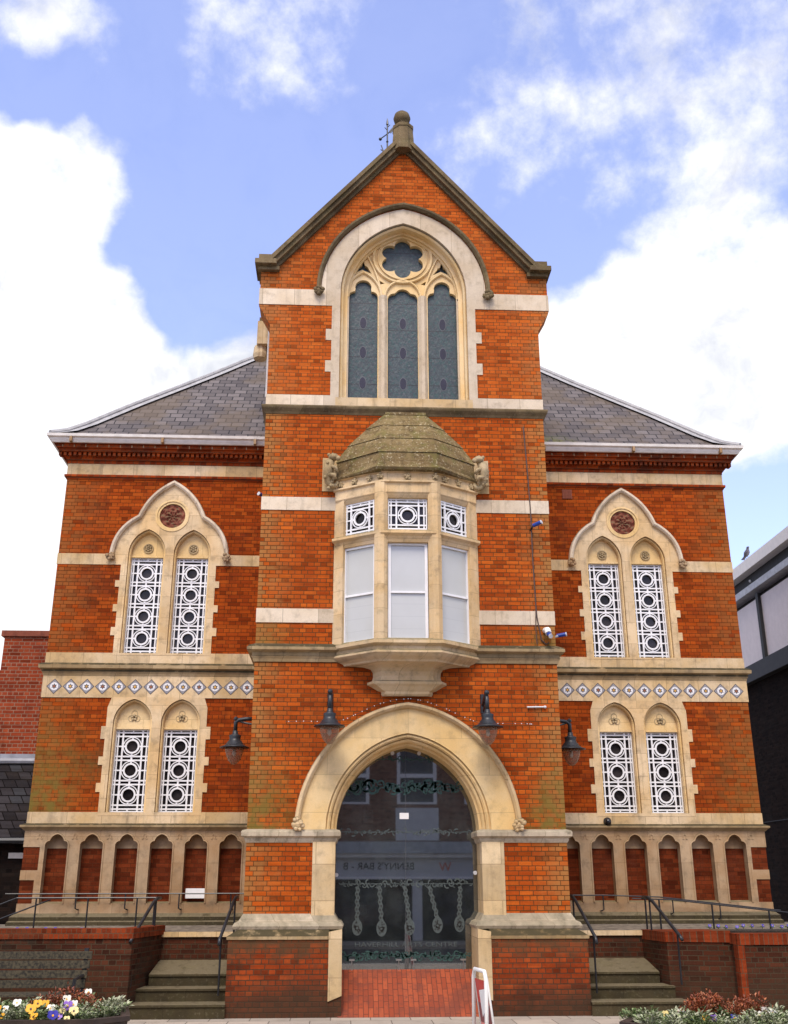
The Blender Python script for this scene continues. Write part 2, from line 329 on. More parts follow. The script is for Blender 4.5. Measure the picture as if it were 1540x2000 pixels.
def clear_glass(name, tint, refl=.12, rough=.02):
    m = bpy.data.materials.new(name); m.use_nodes = True; m.node_tree.nodes.clear(); t = NT(m.node_tree)
    out = t.n('ShaderNodeOutputMaterial'); tr = t.n('ShaderNodeBsdfTransparent', {'Color': (*tint, 1)}); gl = t.n('ShaderNodeBsdfGlossy', {'Roughness': rough})
    fr = t.n('ShaderNodeFresnel', {'IOR': 1.5}).outputs[0]
    f = t.m('ADD', t.m('MULTIPLY', fr, .9), refl, clamp=True)
    mx = t.n('ShaderNodeMixShader', {0: f, 1: tr.outputs[0], 2: gl.outputs[0]})
    P, N = worldpos(t); df = t.n('ShaderNodeBsdfDiffuse', {'Color': (.36, .43, .42, 1)})
    haze = t.m('ADD', .025, t.m('MULTIPLY', t.ramp(t.noise(P, 2.1, 6, .65), .4, .7), .045))  # pale diffuse share painted in as reflected haze on the glass
    m2 = t.n('ShaderNodeMixShader', {0: haze, 1: mx.outputs[0], 2: df.outputs[0]}); L(t, m2.outputs[0], out.inputs[0])
    return m
DGLASS = clear_glass('door glass', (.5, .55, .55), .24)
def globe_mat():
    m = bpy.data.materials.new('lamp globe glass'); m.use_nodes = True; m.node_tree.nodes.clear(); t = NT(m.node_tree)
    out = t.n('ShaderNodeOutputMaterial'); tr = t.n('ShaderNodeBsdfTransparent', {'Color': (.72, .66, .60, 1)})
    p = t.n('ShaderNodeBsdfPrincipled', {'Base Color': (.55, .40, .28, 1), 'Roughness': .15})
    lw = t.n('ShaderNodeLayerWeight', {'Blend': .35}).outputs['Facing']
    f = t.m('ADD', t.m('MULTIPLY', lw, .45), .22)
    mx = t.n('ShaderNodeMixShader', {0: f, 1: tr.outputs[0], 2: p.outputs[0]}); L(t, mx.outputs[0], out.inputs[0])
    return m
GLOBE = globe_mat()
def paving_mat():
    m, t, b = newmat('paving slabs'); P, N = worldpos(t); x, y, z = t.xyz(P)
    vec = t.comb(x, y, 0.0)
    br = t.n('ShaderNodeTexBrick', {'Vector': vec, 'Color1': (.42, .36, .29, 1), 'Color2': (.33, .29, .24, 1), 'Mortar': (.12, .10, .08, 1), 'Scale': 1.0,
             'Mortar Size': .008, 'Brick Width': .6, 'Row Height': .6}, offset=.5, squash=1.0)
    col = t.mix(t.m('MULTIPLY', t.ramp(t.noise(P, 2.5, 6, .7), .45, .7), .4), br.outputs[0], (.16, .13, .10))
    L(t, col, b.inputs['Base Color']); b.inputs['Roughness'].default_value = .85
    return m
PAVE = paving_mat()
def ramptile_mat():
    m, t, b = newmat('red clay pavers'); P, N = worldpos(t); x, y, z = t.xyz(P)
    vec = t.comb(y, x, 0.0)
    br = t.n('ShaderNodeTexBrick', {'Vector': vec, 'Color1': (.36, .080, .032, 1), 'Color2': (.25, .050, .022, 1), 'Mortar': (.09, .03, .018, 1), 'Scale': 1.0,
             'Mortar Size': .005, 'Brick Width': .22, 'Row Height': .078}, offset=.5, squash=1.0)
    col = t.mix(t.m('MULTIPLY', t.ramp(t.noise(P, 2.2, 6, .7), .42, .66), .7), br.outputs[0], (.14, .042, .028))
    col = t.mix(t.m('MULTIPLY', t.ramp(t.noise(P, 14, 5, .7), .5, .7), .5), col, (.10, .04, .028))
    L(t, col, b.inputs['Base Color']); b.inputs['Roughness'].default_value = .8; b.inputs['Specular IOR Level'].default_value = .2
    return m
CLAY = ramptile_mat()
PATH = plain('dark path concrete', (.15, .125, .095), .9, var=.45, scale=9)
ASPH = plain('asphalt', (.05, .05, .05), .9, var=.3, scale=40)
LEAFG = plain('silver green leaf', (.17, .22, .09), .6, var=.7, scale=12)
LEAFS = plain('silver leaf', (.36, .38, .25), .6, var=.55, scale=12)
LEAFD = plain('dark green leaf', (.05, .10, .02), .5, var=.5, scale=12)
LEAFR = plain('bronze leaf', (.22, .05, .016), .5, var=.5, scale=12)
PYEL = plain('yellow petal', (.85, .42, .01), .5, var=.1); PBLU = plain('blue petal', (.03, .025, .34), .5, var=.2)
PVIO = plain('violet petal', (.25, .12, .50), .5, var=.25); PWHI = plain('white petal', (.80, .78, .70), .5, var=.08); PCRE = plain('cream petal', (.80, .66, .28), .5, var=.15)
PDRK = plain('dark petal eye', (.03, .005, .02), .5)

# ------------------------------------------------------------------ mesh builder
WL = {}
class MB:
    def __init__(s): s.v = []; s.f = []; s.mi = []; s.cur = 0
    def add(s, vs, fs):
        o = len(s.v); s.v += [tuple(p) for p in vs]
        for f in fs: s.f.append(tuple(i+o for i in f)); s.mi.append(s.cur)
        return s
    def box(s, x0, x1, y0, y1, z0, z1):
        x0, x1 = min(x0, x1), max(x0, x1)
        return s.add([(x0, y0, z0), (x1, y0, z0), (x1, y1, z0), (x0, y1, z0), (x0, y0, z1), (x1, y0, z1), (x1, y1, z1), (x0, y1, z1)],
              [(0, 1, 5, 4), (1, 2, 6, 5), (2, 3, 7, 6), (3, 0, 4, 7), (4, 5, 6, 7), (3, 2, 1, 0)])
    def slab(s, outer, holes, y0, y1, back=True):
        """outline in x,z extruded from y0 (front) to y1"""
        loops = [list(outer)]+[list(h) for h in holes]
        tris = tessellate_polygon([[Vector((x, z, 0)) for x, z in lp] for lp in loops])
        flat = [p for lp in loops for p in lp]; n = len(flat)
        vs = [(x, y0, z) for x, z in flat]+[(x, y1, z) for x, z in flat]
        fs = []
        for a, b, c in tris:
            A, B, C = flat[a], flat[b], flat[c]
            ar = (B[0]-A[0])*(C[1]-A[1])-(C[0]-A[0])*(B[1]-A[1])
            if abs(ar) < 1e-10: continue
            if ar < 0: b, c = c, b
            fs.append((a, b, c))
            if back: fs.append((n+a, n+c, n+b))
        o = 0
        for k, lp in enumerate(loops):
            ar = sum(lp[i][0]*lp[(i+1) % len(lp)][1]-lp[(i+1) % len(lp)][0]*lp[i][1] for i in range(len(lp)))
            ccw = ar > 0
            want = (k == 0)
            for i in range(len(lp)):
                a, b = o+i, o+(i+1) % len(lp)
                fs.append((b, a, a+n, b+n) if ccw == want else (a, b, b+n, a+n))
            o += len(lp)
        return s.add(vs, fs)
    def loft(s, rings, closed=True, capa=True, capb=True):
        n = len(rings[0]); vs = [p for r in rings for p in r]; fs = []
        for i in range(len(rings)-1):
            for j in range(n if closed else n-1):
                k = (j+1) % n
                fs.append((i*n+j, i*n+k, (i+1)*n+k, (i+1)*n+j))
        if capa: fs.append(tuple(reversed(range(n))))
        if capb: fs.append(tuple(range((len(rings)-1)*n, len(rings)*n)))
        return s.add(vs, fs)
    def vsweep(s, path, prof, closed=False):
        """sweep along a path in x,z; profile points (n, y): n along the left normal of travel"""
        m = len(path); rings = []
        for i in range(m):
            p = Vector(path[i])
            a = Vector(path[i-1]) if (i > 0 or closed) else None; c = Vector(path[(i+1) % m]) if (i < m-1 or closed) else None
            d1 = (p-a).normalized() if a is not None else (c-p).normalized(); d2 = (c-p).normalized() if c is not None else d1
            n1 = Vector((-d1.y, d1.x)); n2 = Vector((-d2.y, d2.x)); nn = n1+n2
            if nn.length < 1e-6: nn = n1
            nn.normalize(); k = 1/max(.35, nn.dot(n1))
            rings.append([(p.x+nn.x*k*o, y, p.y+nn.y*k*o) for o, y in prof])
        if closed: rings.append(rings[0])
        return s.loft(rings, True, not closed, not closed)
    def hsweep(s, path, prof, side=1):
        """sweep along a plan path (x,y); profile points (o, z), o measured to the right (side=1) or left (-1)"""
        m = len(path); rings = []
        for i in range(m):
            p = Vector(path[i]); a = Vector(path[i-1]) if i > 0 else None; c = Vector(path[i+1]) if i < m-1 else None
            d1 = (p-a).normalized() if a is not None else (c-p).normalized(); d2 = (c-p).normalized() if c is not None else d1
            n1 = Vector((d1.y, -d1.x))*side; n2 = Vector((d2.y, -d2.x))*side; nn = (n1+n2).normalized(); k = 1/max(.3, nn.dot(n1))
            rings.append([(p.x+nn.x*k*o, p.y+nn.y*k*o, z) for o, z in prof])
        return s.loft(rings, True, True, True)
    def tube(s, pts, r, seg=8, caps=True):
        pts = [Vector(p) for p in pts]; m = len(pts); rings = []
        rr = r if isinstance(r, (list, tuple)) else [r]*m
        prev = None
        for i in range(m):
            d = (pts[min(i+1, m-1)]-pts[max(i-1, 0)]).normalized()
            ref = Vector((0, 0, 1)) if abs(d.z) < .9 else Vector((0, 1, 0))
            u = d.cross(ref).normalized() if prev is None else (prev-d*prev.dot(d)).normalized()
            prev = u; w = d.cross(u)
            rings.append([pts[i]+(u*cos(2*pi*k/seg)+w*sin(2*pi*k/seg))*rr[i] for k in range(seg)])
        return s.loft(rings, True, caps, caps)
    def lathe(s, prof, c=(0, 0, 0), seg=20):
        rings = [[(c[0]+r*cos(2*pi*k/seg), c[1]+r*sin(2*pi*k/seg), c[2]+z) for k in range(seg)] for r, z in prof]
        return s.loft(rings, True, True, True)
    def ball(s, c, r, seg=10, sq=(1, 1, 1)):
        prof = [(max(.001, sin(pi*i/6))*1.0, -cos(pi*i/6)) for i in range(7)]
        rings = [[(c[0]+r*sq[0]*a*cos(2*pi*k/seg), c[1]+r*sq[1]*a*sin(2*pi*k/seg), c[2]+r*sq[2]*z) for k in range(seg)] for a, z in prof]
        return s.loft(rings, True, True, True)
    def disc(s, cx, cz, r, y, seg=24, sx=1, a0=0):
        return s.add([(cx+r*sx*cos(2*pi*k/seg+a0), y, cz+r*sin(2*pi*k/seg+a0)) for k in range(seg)], [tuple(range(seg))])
    def ring(s, cx, cz, r0, r1, y0, y1, seg=28, a0=0, a1=2*pi):
        full = abs(a1-a0-2*pi) < 1e-6; n = seg if full else seg+1
        rings = [[(cx+r*cos(a0+(a1-a0)*k/seg), y, cz+r*sin(a0+(a1-a0)*k/seg)) for k in range(n)] for r, y in ((r0, y1), (r0, y0), (r1, y0), (r1, y1))]
        rings.append(rings[0])
        return s.loft(rings, full, False, False)
    def build(s, name, mats, parent=None, smooth=False, label=None):
        if not isinstance(mats, (list, tuple)): mats = [mats]
        off = WL.get(parent.name, Vector((0, 0, 0))) if parent else Vector((0, 0, 0))
        me = bpy.data.meshes.new(name); me.from_pydata([(a-off.x, b-off.y, c-off.z) for a, b, c in s.v], [], s.f)
        for m in mats: me.materials.append(m)
        for p, k in zip(me.polygons, s.mi): p.material_index = k
        if smooth:
            for p in me.polygons: p.use_smooth = True
        me.validate(); me.update()
        o = bpy.data.objects.new(name, me); COL.objects.link(o)
        if parent: o.parent = parent
        WL[o.name] = off.copy()
        if label: o['label'] = label
        return o
def thing(name, label, cat, loc=(0, 0, 0), group=None):
    o = bpy.data.objects.new(name, None); COL.objects.link(o); o.location = loc; o.empty_display_size = .2
    o['label'] = label; o['category'] = cat
    if group: o['group'] = group
    WL[o.name] = Vector(loc); return o
def tag(o, label, cat, group=None):
    o['label'] = label; o['category'] = cat
    if group: o['group'] = group
    return o
def struct(name, mb, m):
    o = mb.build(name, m); o['kind'] = 'structure'; return o
def text_mesh(body, size, name='letters', extrude=.004):
    cu = bpy.data.curves.new(name, 'FONT'); cu.body = body; cu.size = size; cu.extrude = extrude; cu.align_x = 'CENTER'; cu.align_y = 'CENTER'
    cu.resolution_u = 2
    ob = bpy.data.objects.new(name, cu); COL.objects.link(ob)
    dg = bpy.context.evaluated_depsgraph_get(); me = bpy.data.meshes.new_from_object(ob.evaluated_get(dg))
    vs = [tuple(v.co) for v in me.vertices]; fs = [tuple(p.vertices) for p in me.polygons]
    bpy.data.objects.remove(ob); bpy.data.curves.remove(cu); bpy.data.meshes.remove(me)
    return vs, fs
def add_text(mb, body, size, cx, y, cz, facing=-1, sx=1.0):
    """letters standing in an x,z plane, read from -Y (facing=-1) or from +Y (facing=1)"""
    vs, fs = text_mesh(body, size)
    if facing < 0: mb.add([(cx+a*sx, y-c, cz+b) for a, b, c in vs], fs)
    else: mb.add([(cx-a*sx, y+c, cz+b) for a, b, c in vs], fs)

# ------------------------------------------------------------------ curves
def arch(xc, half, zs, rise, off=0.0, n=14, up=True):
    R = (half*half+rise*rise)/(2*half); c = R-half; r = R+off
    za = sqrt(max(1e-6, r*r-c*c)); a = atan2(za, c)         # angle at the apex seen from the arc centre
    right = [(xc-c+r*cos(a*i/n), zs+r*sin(a*i/n)) for i in range(n+1)]
    left = [(2*xc-x, z) for x, z in right]
    return left[:-1]+right[::-1]                            # left spring -> apex -> right spring
def bulge(p0, p1, b, n=8):
    p0, p1 = Vector(p0), Vector(p1); d = p1-p0; nrm = Vector((-d.y, d.x)); out = []
    for i in range(n+1):
        t = i/n; out.append(tuple(p0+d*t+nrm*(b*4*t*(1-t))))
    return out
def mirror(pts, xc=0): return [(2*xc-x, z) for x, z in reversed(pts)]
def dedupe(pts):
    o = []
    for p in pts:
        if not o or hypot(p[0]-o[-1][0], p[1]-o[-1][1]) > 1e-4: o.append(p)
    if hypot(o[0][0]-o[-1][0], o[0][1]-o[-1][1]) < 1e-4: o.pop()
    return o
def circle(cx, cz, r, n=24): return [(cx+r*cos(2*pi*i/n), cz+r*sin(2*pi*i/n)) for i in range(n)]
def rect(x0, x1, z0, z1): return [(x0, z0), (x1, z0), (x1, z1), (x0, z1)]

exec_order = []
# ================================================================== SETTING
struct('ground', MB().box(-400, 400, -400, 400, -1.0, -.16), ASPH)
struct('pavement', MB().box(-30, 30, -9, 20, -.9, 0.0), PAVE)
struct('road', MB().box(-30, 30, -17, -9.15, -.9, -.12), ASPH)
mb = MB(); mb.box(-30, 30, -9.15, -9.0, -.9, .006); struct('kerb', mb, CONC)
struct('pavement', MB().box(-30, 30, -19.4, -17, -.9, 0.0), PAVE)

# ================================================================== TOWN HALL
hall = thing('town_hall', 'red brick gothic hall with pale stone arches, central gabled tower and slate hipped roof', 'building')
TX = -.02
# ---- tower walls
D_ARCH = dict(xc=.015, half=1.34, zs=2.62, rise=1.64)
gw_hole = [(TX-1.3, 10.3)]+arch(TX, 1.3, 12.85, 1.66)+[(TX+1.3, 10.3)]
low_out = [(-2.61, 1.2), (-1.33, 1.2)]+[(-1.33, 2.6)]+arch(.015, 1.56, 2.62, 1.86)+[(1.36, 2.6), (1.36, 1.2), (2.61, 1.2), (2.61, 10.24), (-2.61, 10.24)]
w = MB(); w.slab(low_out, [], 0, .45); w.box(-2.61, -2.31, .45, 2.4, 1.2, 10.24); w.box(2.31, 2.61, .45, 2.4, 1.2, 10.24)
tower = w.build('tower_wall', BR_T, hall)
w = MB()
w.slab([(-2.61, 10.24), (2.61, 10.24), (2.61, 12.05), (2.83, 12.45), (2.83, 13.36), (2.6, 13.36), (TX, 16.30), (-2.6, 13.36), (-2.83, 13.36), (-2.83, 12.45), (-2.61, 12.05)], [gw_hole], 0, .45)
w.box(-2.61, -2.31, .45, 2.4, 10.24, 13.3); w.box(2.31, 2.61, .45, 2.4, 10.24, 13.3)
w.slab([(-2.61, 10.24), (2.61, 10.24), (2.61, 13.3), (TX, 16.2), (-2.61, 13.3)], [], 2.1, 2.4)
w.build('gable_wall', BR_TOP, hall)
# tower roof
w = MB()
for sgn in (-1, 1):
    w.slab([(TX+sgn*2.85, 13.25), (TX+sgn*2.85, 13.45), (TX, 16.42), (TX, 16.2)], [], .46, 2.05)
w.build('tower_roof', SLATE, hall)

def gable_coping(y0, y1, wide, name):
    m = MB()
    k = 1.168
    def line(off):   # coping lines parallel to the gable slope; returns half-width at kneeler top & apex z
        return 16.24+off
    for lo, hi, ya in ((-.02, .07, y0+.14), (.07, .19, y0+.05), (.19, .31, y0)):
        zi, zo = line(lo), line(hi)
        xi = (zi-13.30)/k; xo = (zo-13.30)/k
        pts = [(TX-xi, 13.30), (TX, zi), (TX+xi, 13.30), (TX+xo, 13.30), (TX, zo), (TX-xo, 13.30)]
        # split in two halves so that each outline is simple
        m.slab([(TX-xi, 13.30), (TX, zi), (TX, zo), (TX-xo, 13.30)], [], ya, y1)
        m.slab([(TX+xi, 13.30), (TX+xo, 13.30), (TX, zo), (TX, zi)], [], ya, y1)
    for s in (-1, 1):
        m.box(TX+s*2.5, TX+s*wide, y0-.01, y1, 13.31, 13.41)
        m.box(TX+s*2.6, TX+s*(wide-.07), y0+.03, y1, 13.41, 13.53)
        m.box(TX+s*2.45, TX+s*(wide-.05), y0+.1, y1, 13.23, 13.31)
    return m.build(name, ST_COP, hall)
cop = gable_coping(-.2, .46, 2.92, 'gable_coping')
cop2 = gable_coping(2.05, 2.5, 3.0, 'gable_coping')
w = MB(); w.box(-3.05, -2.62, 2.0, 2.45, 12.75, 13.3); w.lathe([(.02, 0), (.14, .02), (.16, .12), (.14, .3), (.1, .34)], (-2.98, 2.2, 12.46), 10)
w.box(-2.80, -2.62, 2.02, 2.4, 12.2, 12.75)
w.build('kneeler', ST_MID, cop2)
w = MB(); w.tube([(-2.70, 1.0, 12.9), (-2.70, 1.0, 11.0)], .03, 6); w.build('downpipe', GUTTER, hall)
# finial
w = MB()
def oct8(r, z, yy=-.02): return [(TX+r*cos(pi/8+k*pi/4), yy+r*sin(pi/8+k*pi/4), z) for k in range(8)]
w.loft([oct8(.245, 16.15), oct8(.235, 16.45), oct8(.215, 16.70), oct8(.23, 16.72), oct8(.23, 16.79), oct8(.15, 16.85), oct8(.12, 16.88), oct8(.14, 16.93)])
fin = w.build('finial', ST_COP, hall)
MB().ball((TX-.02, -.02, 17.04), .18, 20).build('ball', ST_COP, fin, smooth=True)

# ---- great window
sur_out = [(TX-1.40, 10.3), (TX-1.40, 11.06), (TX-1.51, 11.06), (TX-1.51, 11.30), (TX-1.40, 11.30), (TX-1.40, 11.74), (TX-1.51, 11.74), (TX-1.51, 11.98), (TX-1.40, 11.98),
           (TX-1.40, 12.50), (-2.845, 12.50), (-2.845, 12.85)]
top = arch(TX, 1.62, 12.85, 1.93)
sur = sur_out+top+[(2.845, 12.85), (2.845, 12.50)]+[(2*TX-x, z) for x, z in reversed(sur_out[:-2])]
open1 = [(TX-1.24, 10.45)]+arch(TX, 1.24, 12.85, 1.60)+[(TX+1.24, 10.45)]
w = MB(); w.slab([(x, z) for x, z in dedupe(sur)], [open1], -.014, .12)
gws = w.build('window_surround', ST_UP, hall)
w = MB()
open2 = [(TX-1.18, 10.5)]+arch(TX, 1.18, 12.85, 1.66-.12)+[(TX+1.18, 10.5)]
o_big = [(TX-1.4, 10.3)]+arch(TX, 1.4, 12.85, 1.76)+[(TX+1.4, 10.3)]
w.slab(o_big, [open2], .12, .22)
open3 = [(TX-1.10, 10.58)]+arch(TX, 1.10, 12.85, 1.50)+[(TX+1.10, 10.58)]
w.slab(o_big, [open3], .22, .30)
pth = [(TX-1.21, 10.55)]+arch(TX, 1.21, 12.85, 1.57)+[(TX+1.21, 10.55)]
w.vsweep(pth, [(-.03, .07), (.0, .03), (.03, .07), (.03, .13), (-.03, .13)])
w.build('reveal', ST_IN, gws)
# hood mould and stops
w = MB()
hp = arch(TX, 1.665, 12.86, 1.985, n=18)
w.vsweep(hp, [(-.04, -.01), (-.036, -.06), (.0, -.10), (.038, -.105), (.048, -.06), (.045, -.0)])
hd = w.build('hood_mould', ST_COP, hall)
def carved_boss(cx, cy, cz, r, parent, mat=CARVE, n=9, name='carved_stop'):
    rr = random.Random(int(cx*97+cz*31)); m = MB()
    m.ball((cx, cy, cz), r*.75, 8)
    for i in range(n):
        a = 2*pi*i/n+rr.random()*.5; q = r*(.55+.35*rr.random())
        m.ball((cx+q*cos(a), cy-r*(.2+.45*rr.random()), cz+q*sin(a)), r*(.28+.2*rr.random()), 6)
    return m.build(name, mat, parent)
for s in (-1, 1): carved_boss(TX+s*1.665, -.05, 12.79, .105, hd, ST_COP)
# tracery
LX = .79; lw = .285
def cusped_light(xc, half, z0, zs, zt, lobe):
    """light with a round cusped head"""
    sh = [(xc-half, zs)]
    pL = bulge((xc-half, zs), (xc-lobe-.005, zs+.13), .22, 5)
    topc = zt-lobe; a0 = math.asin(max(-1, min(1, (zs+.13-topc)/ (lobe*1.02))))
    arc = [(xc-lobe*1.02*cos(a), topc+lobe*1.0*sin(a)) for a in [a0+(pi-2*a0)*i/12 for i in range(13)]]
    right = mirror(pL, xc)
    return dedupe([(xc-half, z0)]+pL+arc[1:-1]+right+[(xc+half, z0)])
lights = [cusped_light(TX-LX, .292, 10.60, 12.93, 13.32, .16), cusped_light(TX, .30, 10.60, 12.90, 13.13, .155), cusped_light(TX+LX, .292, 10.60, 12.93, 13.32, .16)]
SC = (TX, 13.85)
def sexfoil(d=.29, r=.165):
    pts = []
    for i in range(72):
        th = 2*pi*i/72+pi/2; ph = (th-pi/2) % (pi/3)
        if ph > pi/6: ph -= pi/3
        rad = d*cos(ph)+sqrt(max(0, r*r-(d*sin(ph))**2)); pts.append((SC[0]+rad*cos(th), SC[1]+rad*sin(th)))
    return pts
def dagger(s):
    c = TX+s*.795
    P = [(c-.19*1, 13.47), (c-.02, 13.56), (c+.17, 13.47), (c+.10, 13.60), (c+.075, 13.64), (c+.035, 13.66), (c+.005, 13.80), (c-.035, 13.66), (c-.085, 13.63), (c-.10, 13.59)]
    return P
tri = [[(TX+s*.50, 13.22), (TX+s*.36, 13.25), (TX+s*.50, 13.34)] for s in (-1, 1)]
w = MB()
out3 = [(TX-1.14, 10.55)]+arch(TX, 1.14, 12.85, 1.54)+[(TX+1.14, 10.55)]
w.slab(out3, lights+[sexfoil(), dagger(-1), dagger(1)]+tri, .34, .46)
trac = w.build('tracery', ST_IN, gws)
w = MB()
roll = lambda q, yy=.29: [(-q, yy+.06), (-q, yy+.02), (-q*.45, yy), (q*.45, yy), (q, yy+.02), (q, yy+.06)]
for xc in (TX-LX, TX+LX):
    w.vsweep(arch(xc, .36, 12.93, .56), roll(.028))
w.vsweep(arch(TX, .36, 12.92, .40), roll(.028))
w.vsweep(circle(SC[0], SC[1], .585, 40), roll(.03, .285), closed=True)
w.vsweep(circle(SC[0], SC[1], .50, 40), roll(.014, .31), closed=True)
w.vsweep(arch(TX, 1.10, 12.85, 1.50, n=18), roll(.03, .28))
for s in (-1, 1):
    p = bulge((TX+s*.42, 12.95), (TX+s*.80, 14.03), .05*s, 8); w.vsweep(p, roll(.022, .295))
w.build('tracery_rib', ST_IN, gws)
for s in (-1, 1):
    w = MB()
    x0 = TX+s*.395
    w.loft([[(x0-.10, .40, z), (x0-.085, .33, z), (x0-.03, .27, z), (x0+.03, .27, z), (x0+.085, .33, z), (x0+.10, .40, z)] for z in (10.60, 12.95)])
    w.build('mullion', ST_UP, gws)
w = MB(); 
for s in (-1, 1):
    x0 = TX+s*1.10; w.box(x0-.03, x0+.03, .28, .36, 10.58, 12.9)
w.build('jamb_shaft', ST_UP, gws)
w = MB(); w.slab([(TX-1.3, 10.30), (TX+1.3, 10.30), (TX+1.3, 10.52), (TX-1.3, 10.52)], [], -.02, .1)
w.add([(TX-1.24, -.02, 10.52), (TX+1.24, -.02, 10.52), (TX+1.24, .44, 10.62), (TX-1.24, .44, 10.62)], [(0, 1, 2, 3)])
w.build('sill', ST_MID, gws)
for i, xc in enumerate((TX-LX, TX, TX+LX)):
    w = MB(); hw = .34
    w.box(xc-hw, xc+hw, .415, .43, 10.58, 13.25 if i == 1 else 13.4)
    w.cur = 2
    for z in (11.05, 11.72, 12.38): w.disc(xc+.005, z, .145, .412, 20, .52)
    w.cur = 1
    for z in (11.05, 11.72, 12.38): w.disc(xc+.005, z, .122, .409, 20, .5)
    w.cur = 2
    for z in (10.80, 11.47, 12.13): w.box(xc-.004, xc+.004, .411, .414, z-.07, z+.04)
    w.build('stained_pane', [STAIN, OVAL, OVALR], gws)
w = MB(); w.box(TX-.95, TX+.95, .43, .44, 13.2, 14.5); w.build('rose_pane', STAIN, gws)

# ---- tower bands and strings
def tband(z0, z1, name='stone_band', mat=ST_UP, gap=1.26):
    for a, b in ((-2.62, -gap), (gap, 2.62)):
        MB().box(a, b, -.012, .2, z0, z1).build(name, mat, hall)
MB().box(-2.622, TX-1.40, -.010, .2, 10.34, 10.56).build('stone_band', ST_UP, hall)
MB().box(TX+1.40, 2.622, -.010, .2, 10.34, 10.56).build('stone_band', ST_UP, hall)
tpath = [(-2.61, 2.2), (-2.61, 0), (2.61, 0), (2.61, 2.2)]
w = MB(); w.hsweep(tpath, [(-.05, 10.16), (.01, 10.16), (.03, 10.20), (.075, 10.26), (.085, 10.29), (.08, 10.32), (.0, 10.335), (-.05, 10.335)]); w.build('string_course', ST_COP, hall)
tband(8.25, 8.50); tband(6.17, 6.42)
w = MB(); w.hsweep(tpath, [(-.05, 5.48), (.02, 5.48), (.035, 5.53), (.06, 5.57), (.045, 5.58), (.045, 5.64), (.13, 5.67), (.13, 5.72), (.10, 5.75), (.0, 5.80), (-.05, 5.80)]); w.build('string_course', ST_DK, hall)

# ---- oriel
OK = .78
def ring3(wh, fh, yf, z, yb=.02):
    yf = yf*OK; return [(-wh, yb, z), (-wh, 0, z), (-fh, yf, z), (fh, yf, z), (wh, 0, z), (wh, yb, z)]
OX = .0
w = MB()
# posts
A = Vector((1.29, 0)); B = Vector((.50, -.72))
def post(cx, cy, r, z0, z1, m, rot=0, sq=1):
    rings = []
    for z in (z0, z1):
        rings.append([(cx+r*cos(rot+pi/8+k*pi/4), cy+r*sin(rot+pi/8+k*pi/4), z) for k in range(8)])
    m.loft(rings)
for s in (-1, 1):
    post(s*.47, -.63*OK, .125, 5.76, 8.62, w)
    w.add([(s*1.29, .05, 5.76), (s*1.29, -.0, 5.76), (s*1.13, -.14, 5.76), (s*1.05, -.03, 5.76), (s*1.05, .05, 5.76),
           (s*1.29, .05, 8.62), (s*1.29, -.0, 8.62), (s*1.13, -.14, 8.62), (s*1.05, -.03, 8.62), (s*1.05, .05, 8.62)],
          [(0, 1, 6, 5), (1, 2, 7, 6), (2, 3, 8, 7), (3, 4, 9, 8)])
opath = [(-1.22, .05), (-1.22, -.02), (-.44, -.66*OK), (.44, -.66*OK), (1.22, -.02), (1.22, .05)]
w.hsweep(opath, [(-.14, 7.50), (.02, 7.50), (.04, 7.56), (.06, 7.60), (.11, 7.64), (.11, 7.68), (.05, 7.72), (-.14, 7.72)])
w.hsweep(opath, [(-.14, 8.33), (.0, 8.33), (.03, 8.37), (.06, 8.42), (.06, 8.58), (.10, 8.60), (.10, 8.63), (.06, 8.65), (.05, 8.78), (.1, 8.80), (-.14, 8.80)])
oriel = w.build('oriel_window', ST_WIN, hall)
w = MB()
R_ = [(.42, .34, -.10, 4.90), (.44, .37, -.13, 4.93), (.44, .37, -.13, 4.97), (.50, .42, -.15, 4.99), (.60, .50, -.19, 5.05), (.68, .58, -.23, 5.09), (.68, .58, -.23, 5.13), (.60, .46, -.21, 5.15),
      (.58, .43, -.21, 5.22), (.585, .43, -.24, 5.30), (.62, .44, -.30, 5.355), (.74, .455, -.40, 5.39), (.92, .475, -.52, 5.405), (1.08, .49, -.62, 5.41), (1.10, .50, -.65, 5.44), (1.22, .53, -.74, 5.49), (1.31, .56, -.80, 5.54), (1.31, .56, -.80, 5.57), (1.27, .53, -.76, 5.60),
      (1.27, .53, -.76, 5.65), (1.37, .58, -.85, 5.69), (1.37, .58, -.85, 5.74), (1.28, .50, -.74, 5.79)]
w.loft([ring3(*r) for r in R_], False, True, True)
w.build('corbel', ST_MID, oriel)
w = MB()
steps = [(1.33, .55, -.86, 8.81), (1.345, .56, -.89, 8.85), (1.31, .54, -.85, 8.91)]
w.loft([ring3(a, b, c, z) for a, b, c, z in [(1.24, .47, -.74, 8.79)]+steps+[(1.25, .52, -.80, 8.92)]], False, True, True)
prev = (1.30, .53, -.83, 8.90)
tgt = [(1.285, .515, -.75, 9.19), (1.05, .48, -.54, 9.53), (.72, .435, -.28, 9.88), (.37, .37, -.03, 10.2)]
for q in tgt:
    w.loft([ring3(*prev), ring3(*q)], False, False, True)
    prev = (q[0]+.03, q[1]+.012, q[2]-.025, q[3]-.012)
w.box(-.38, .38, -.06, .02, 10.16, 10.215)
w.build('roof', ST_ROOF, oriel)
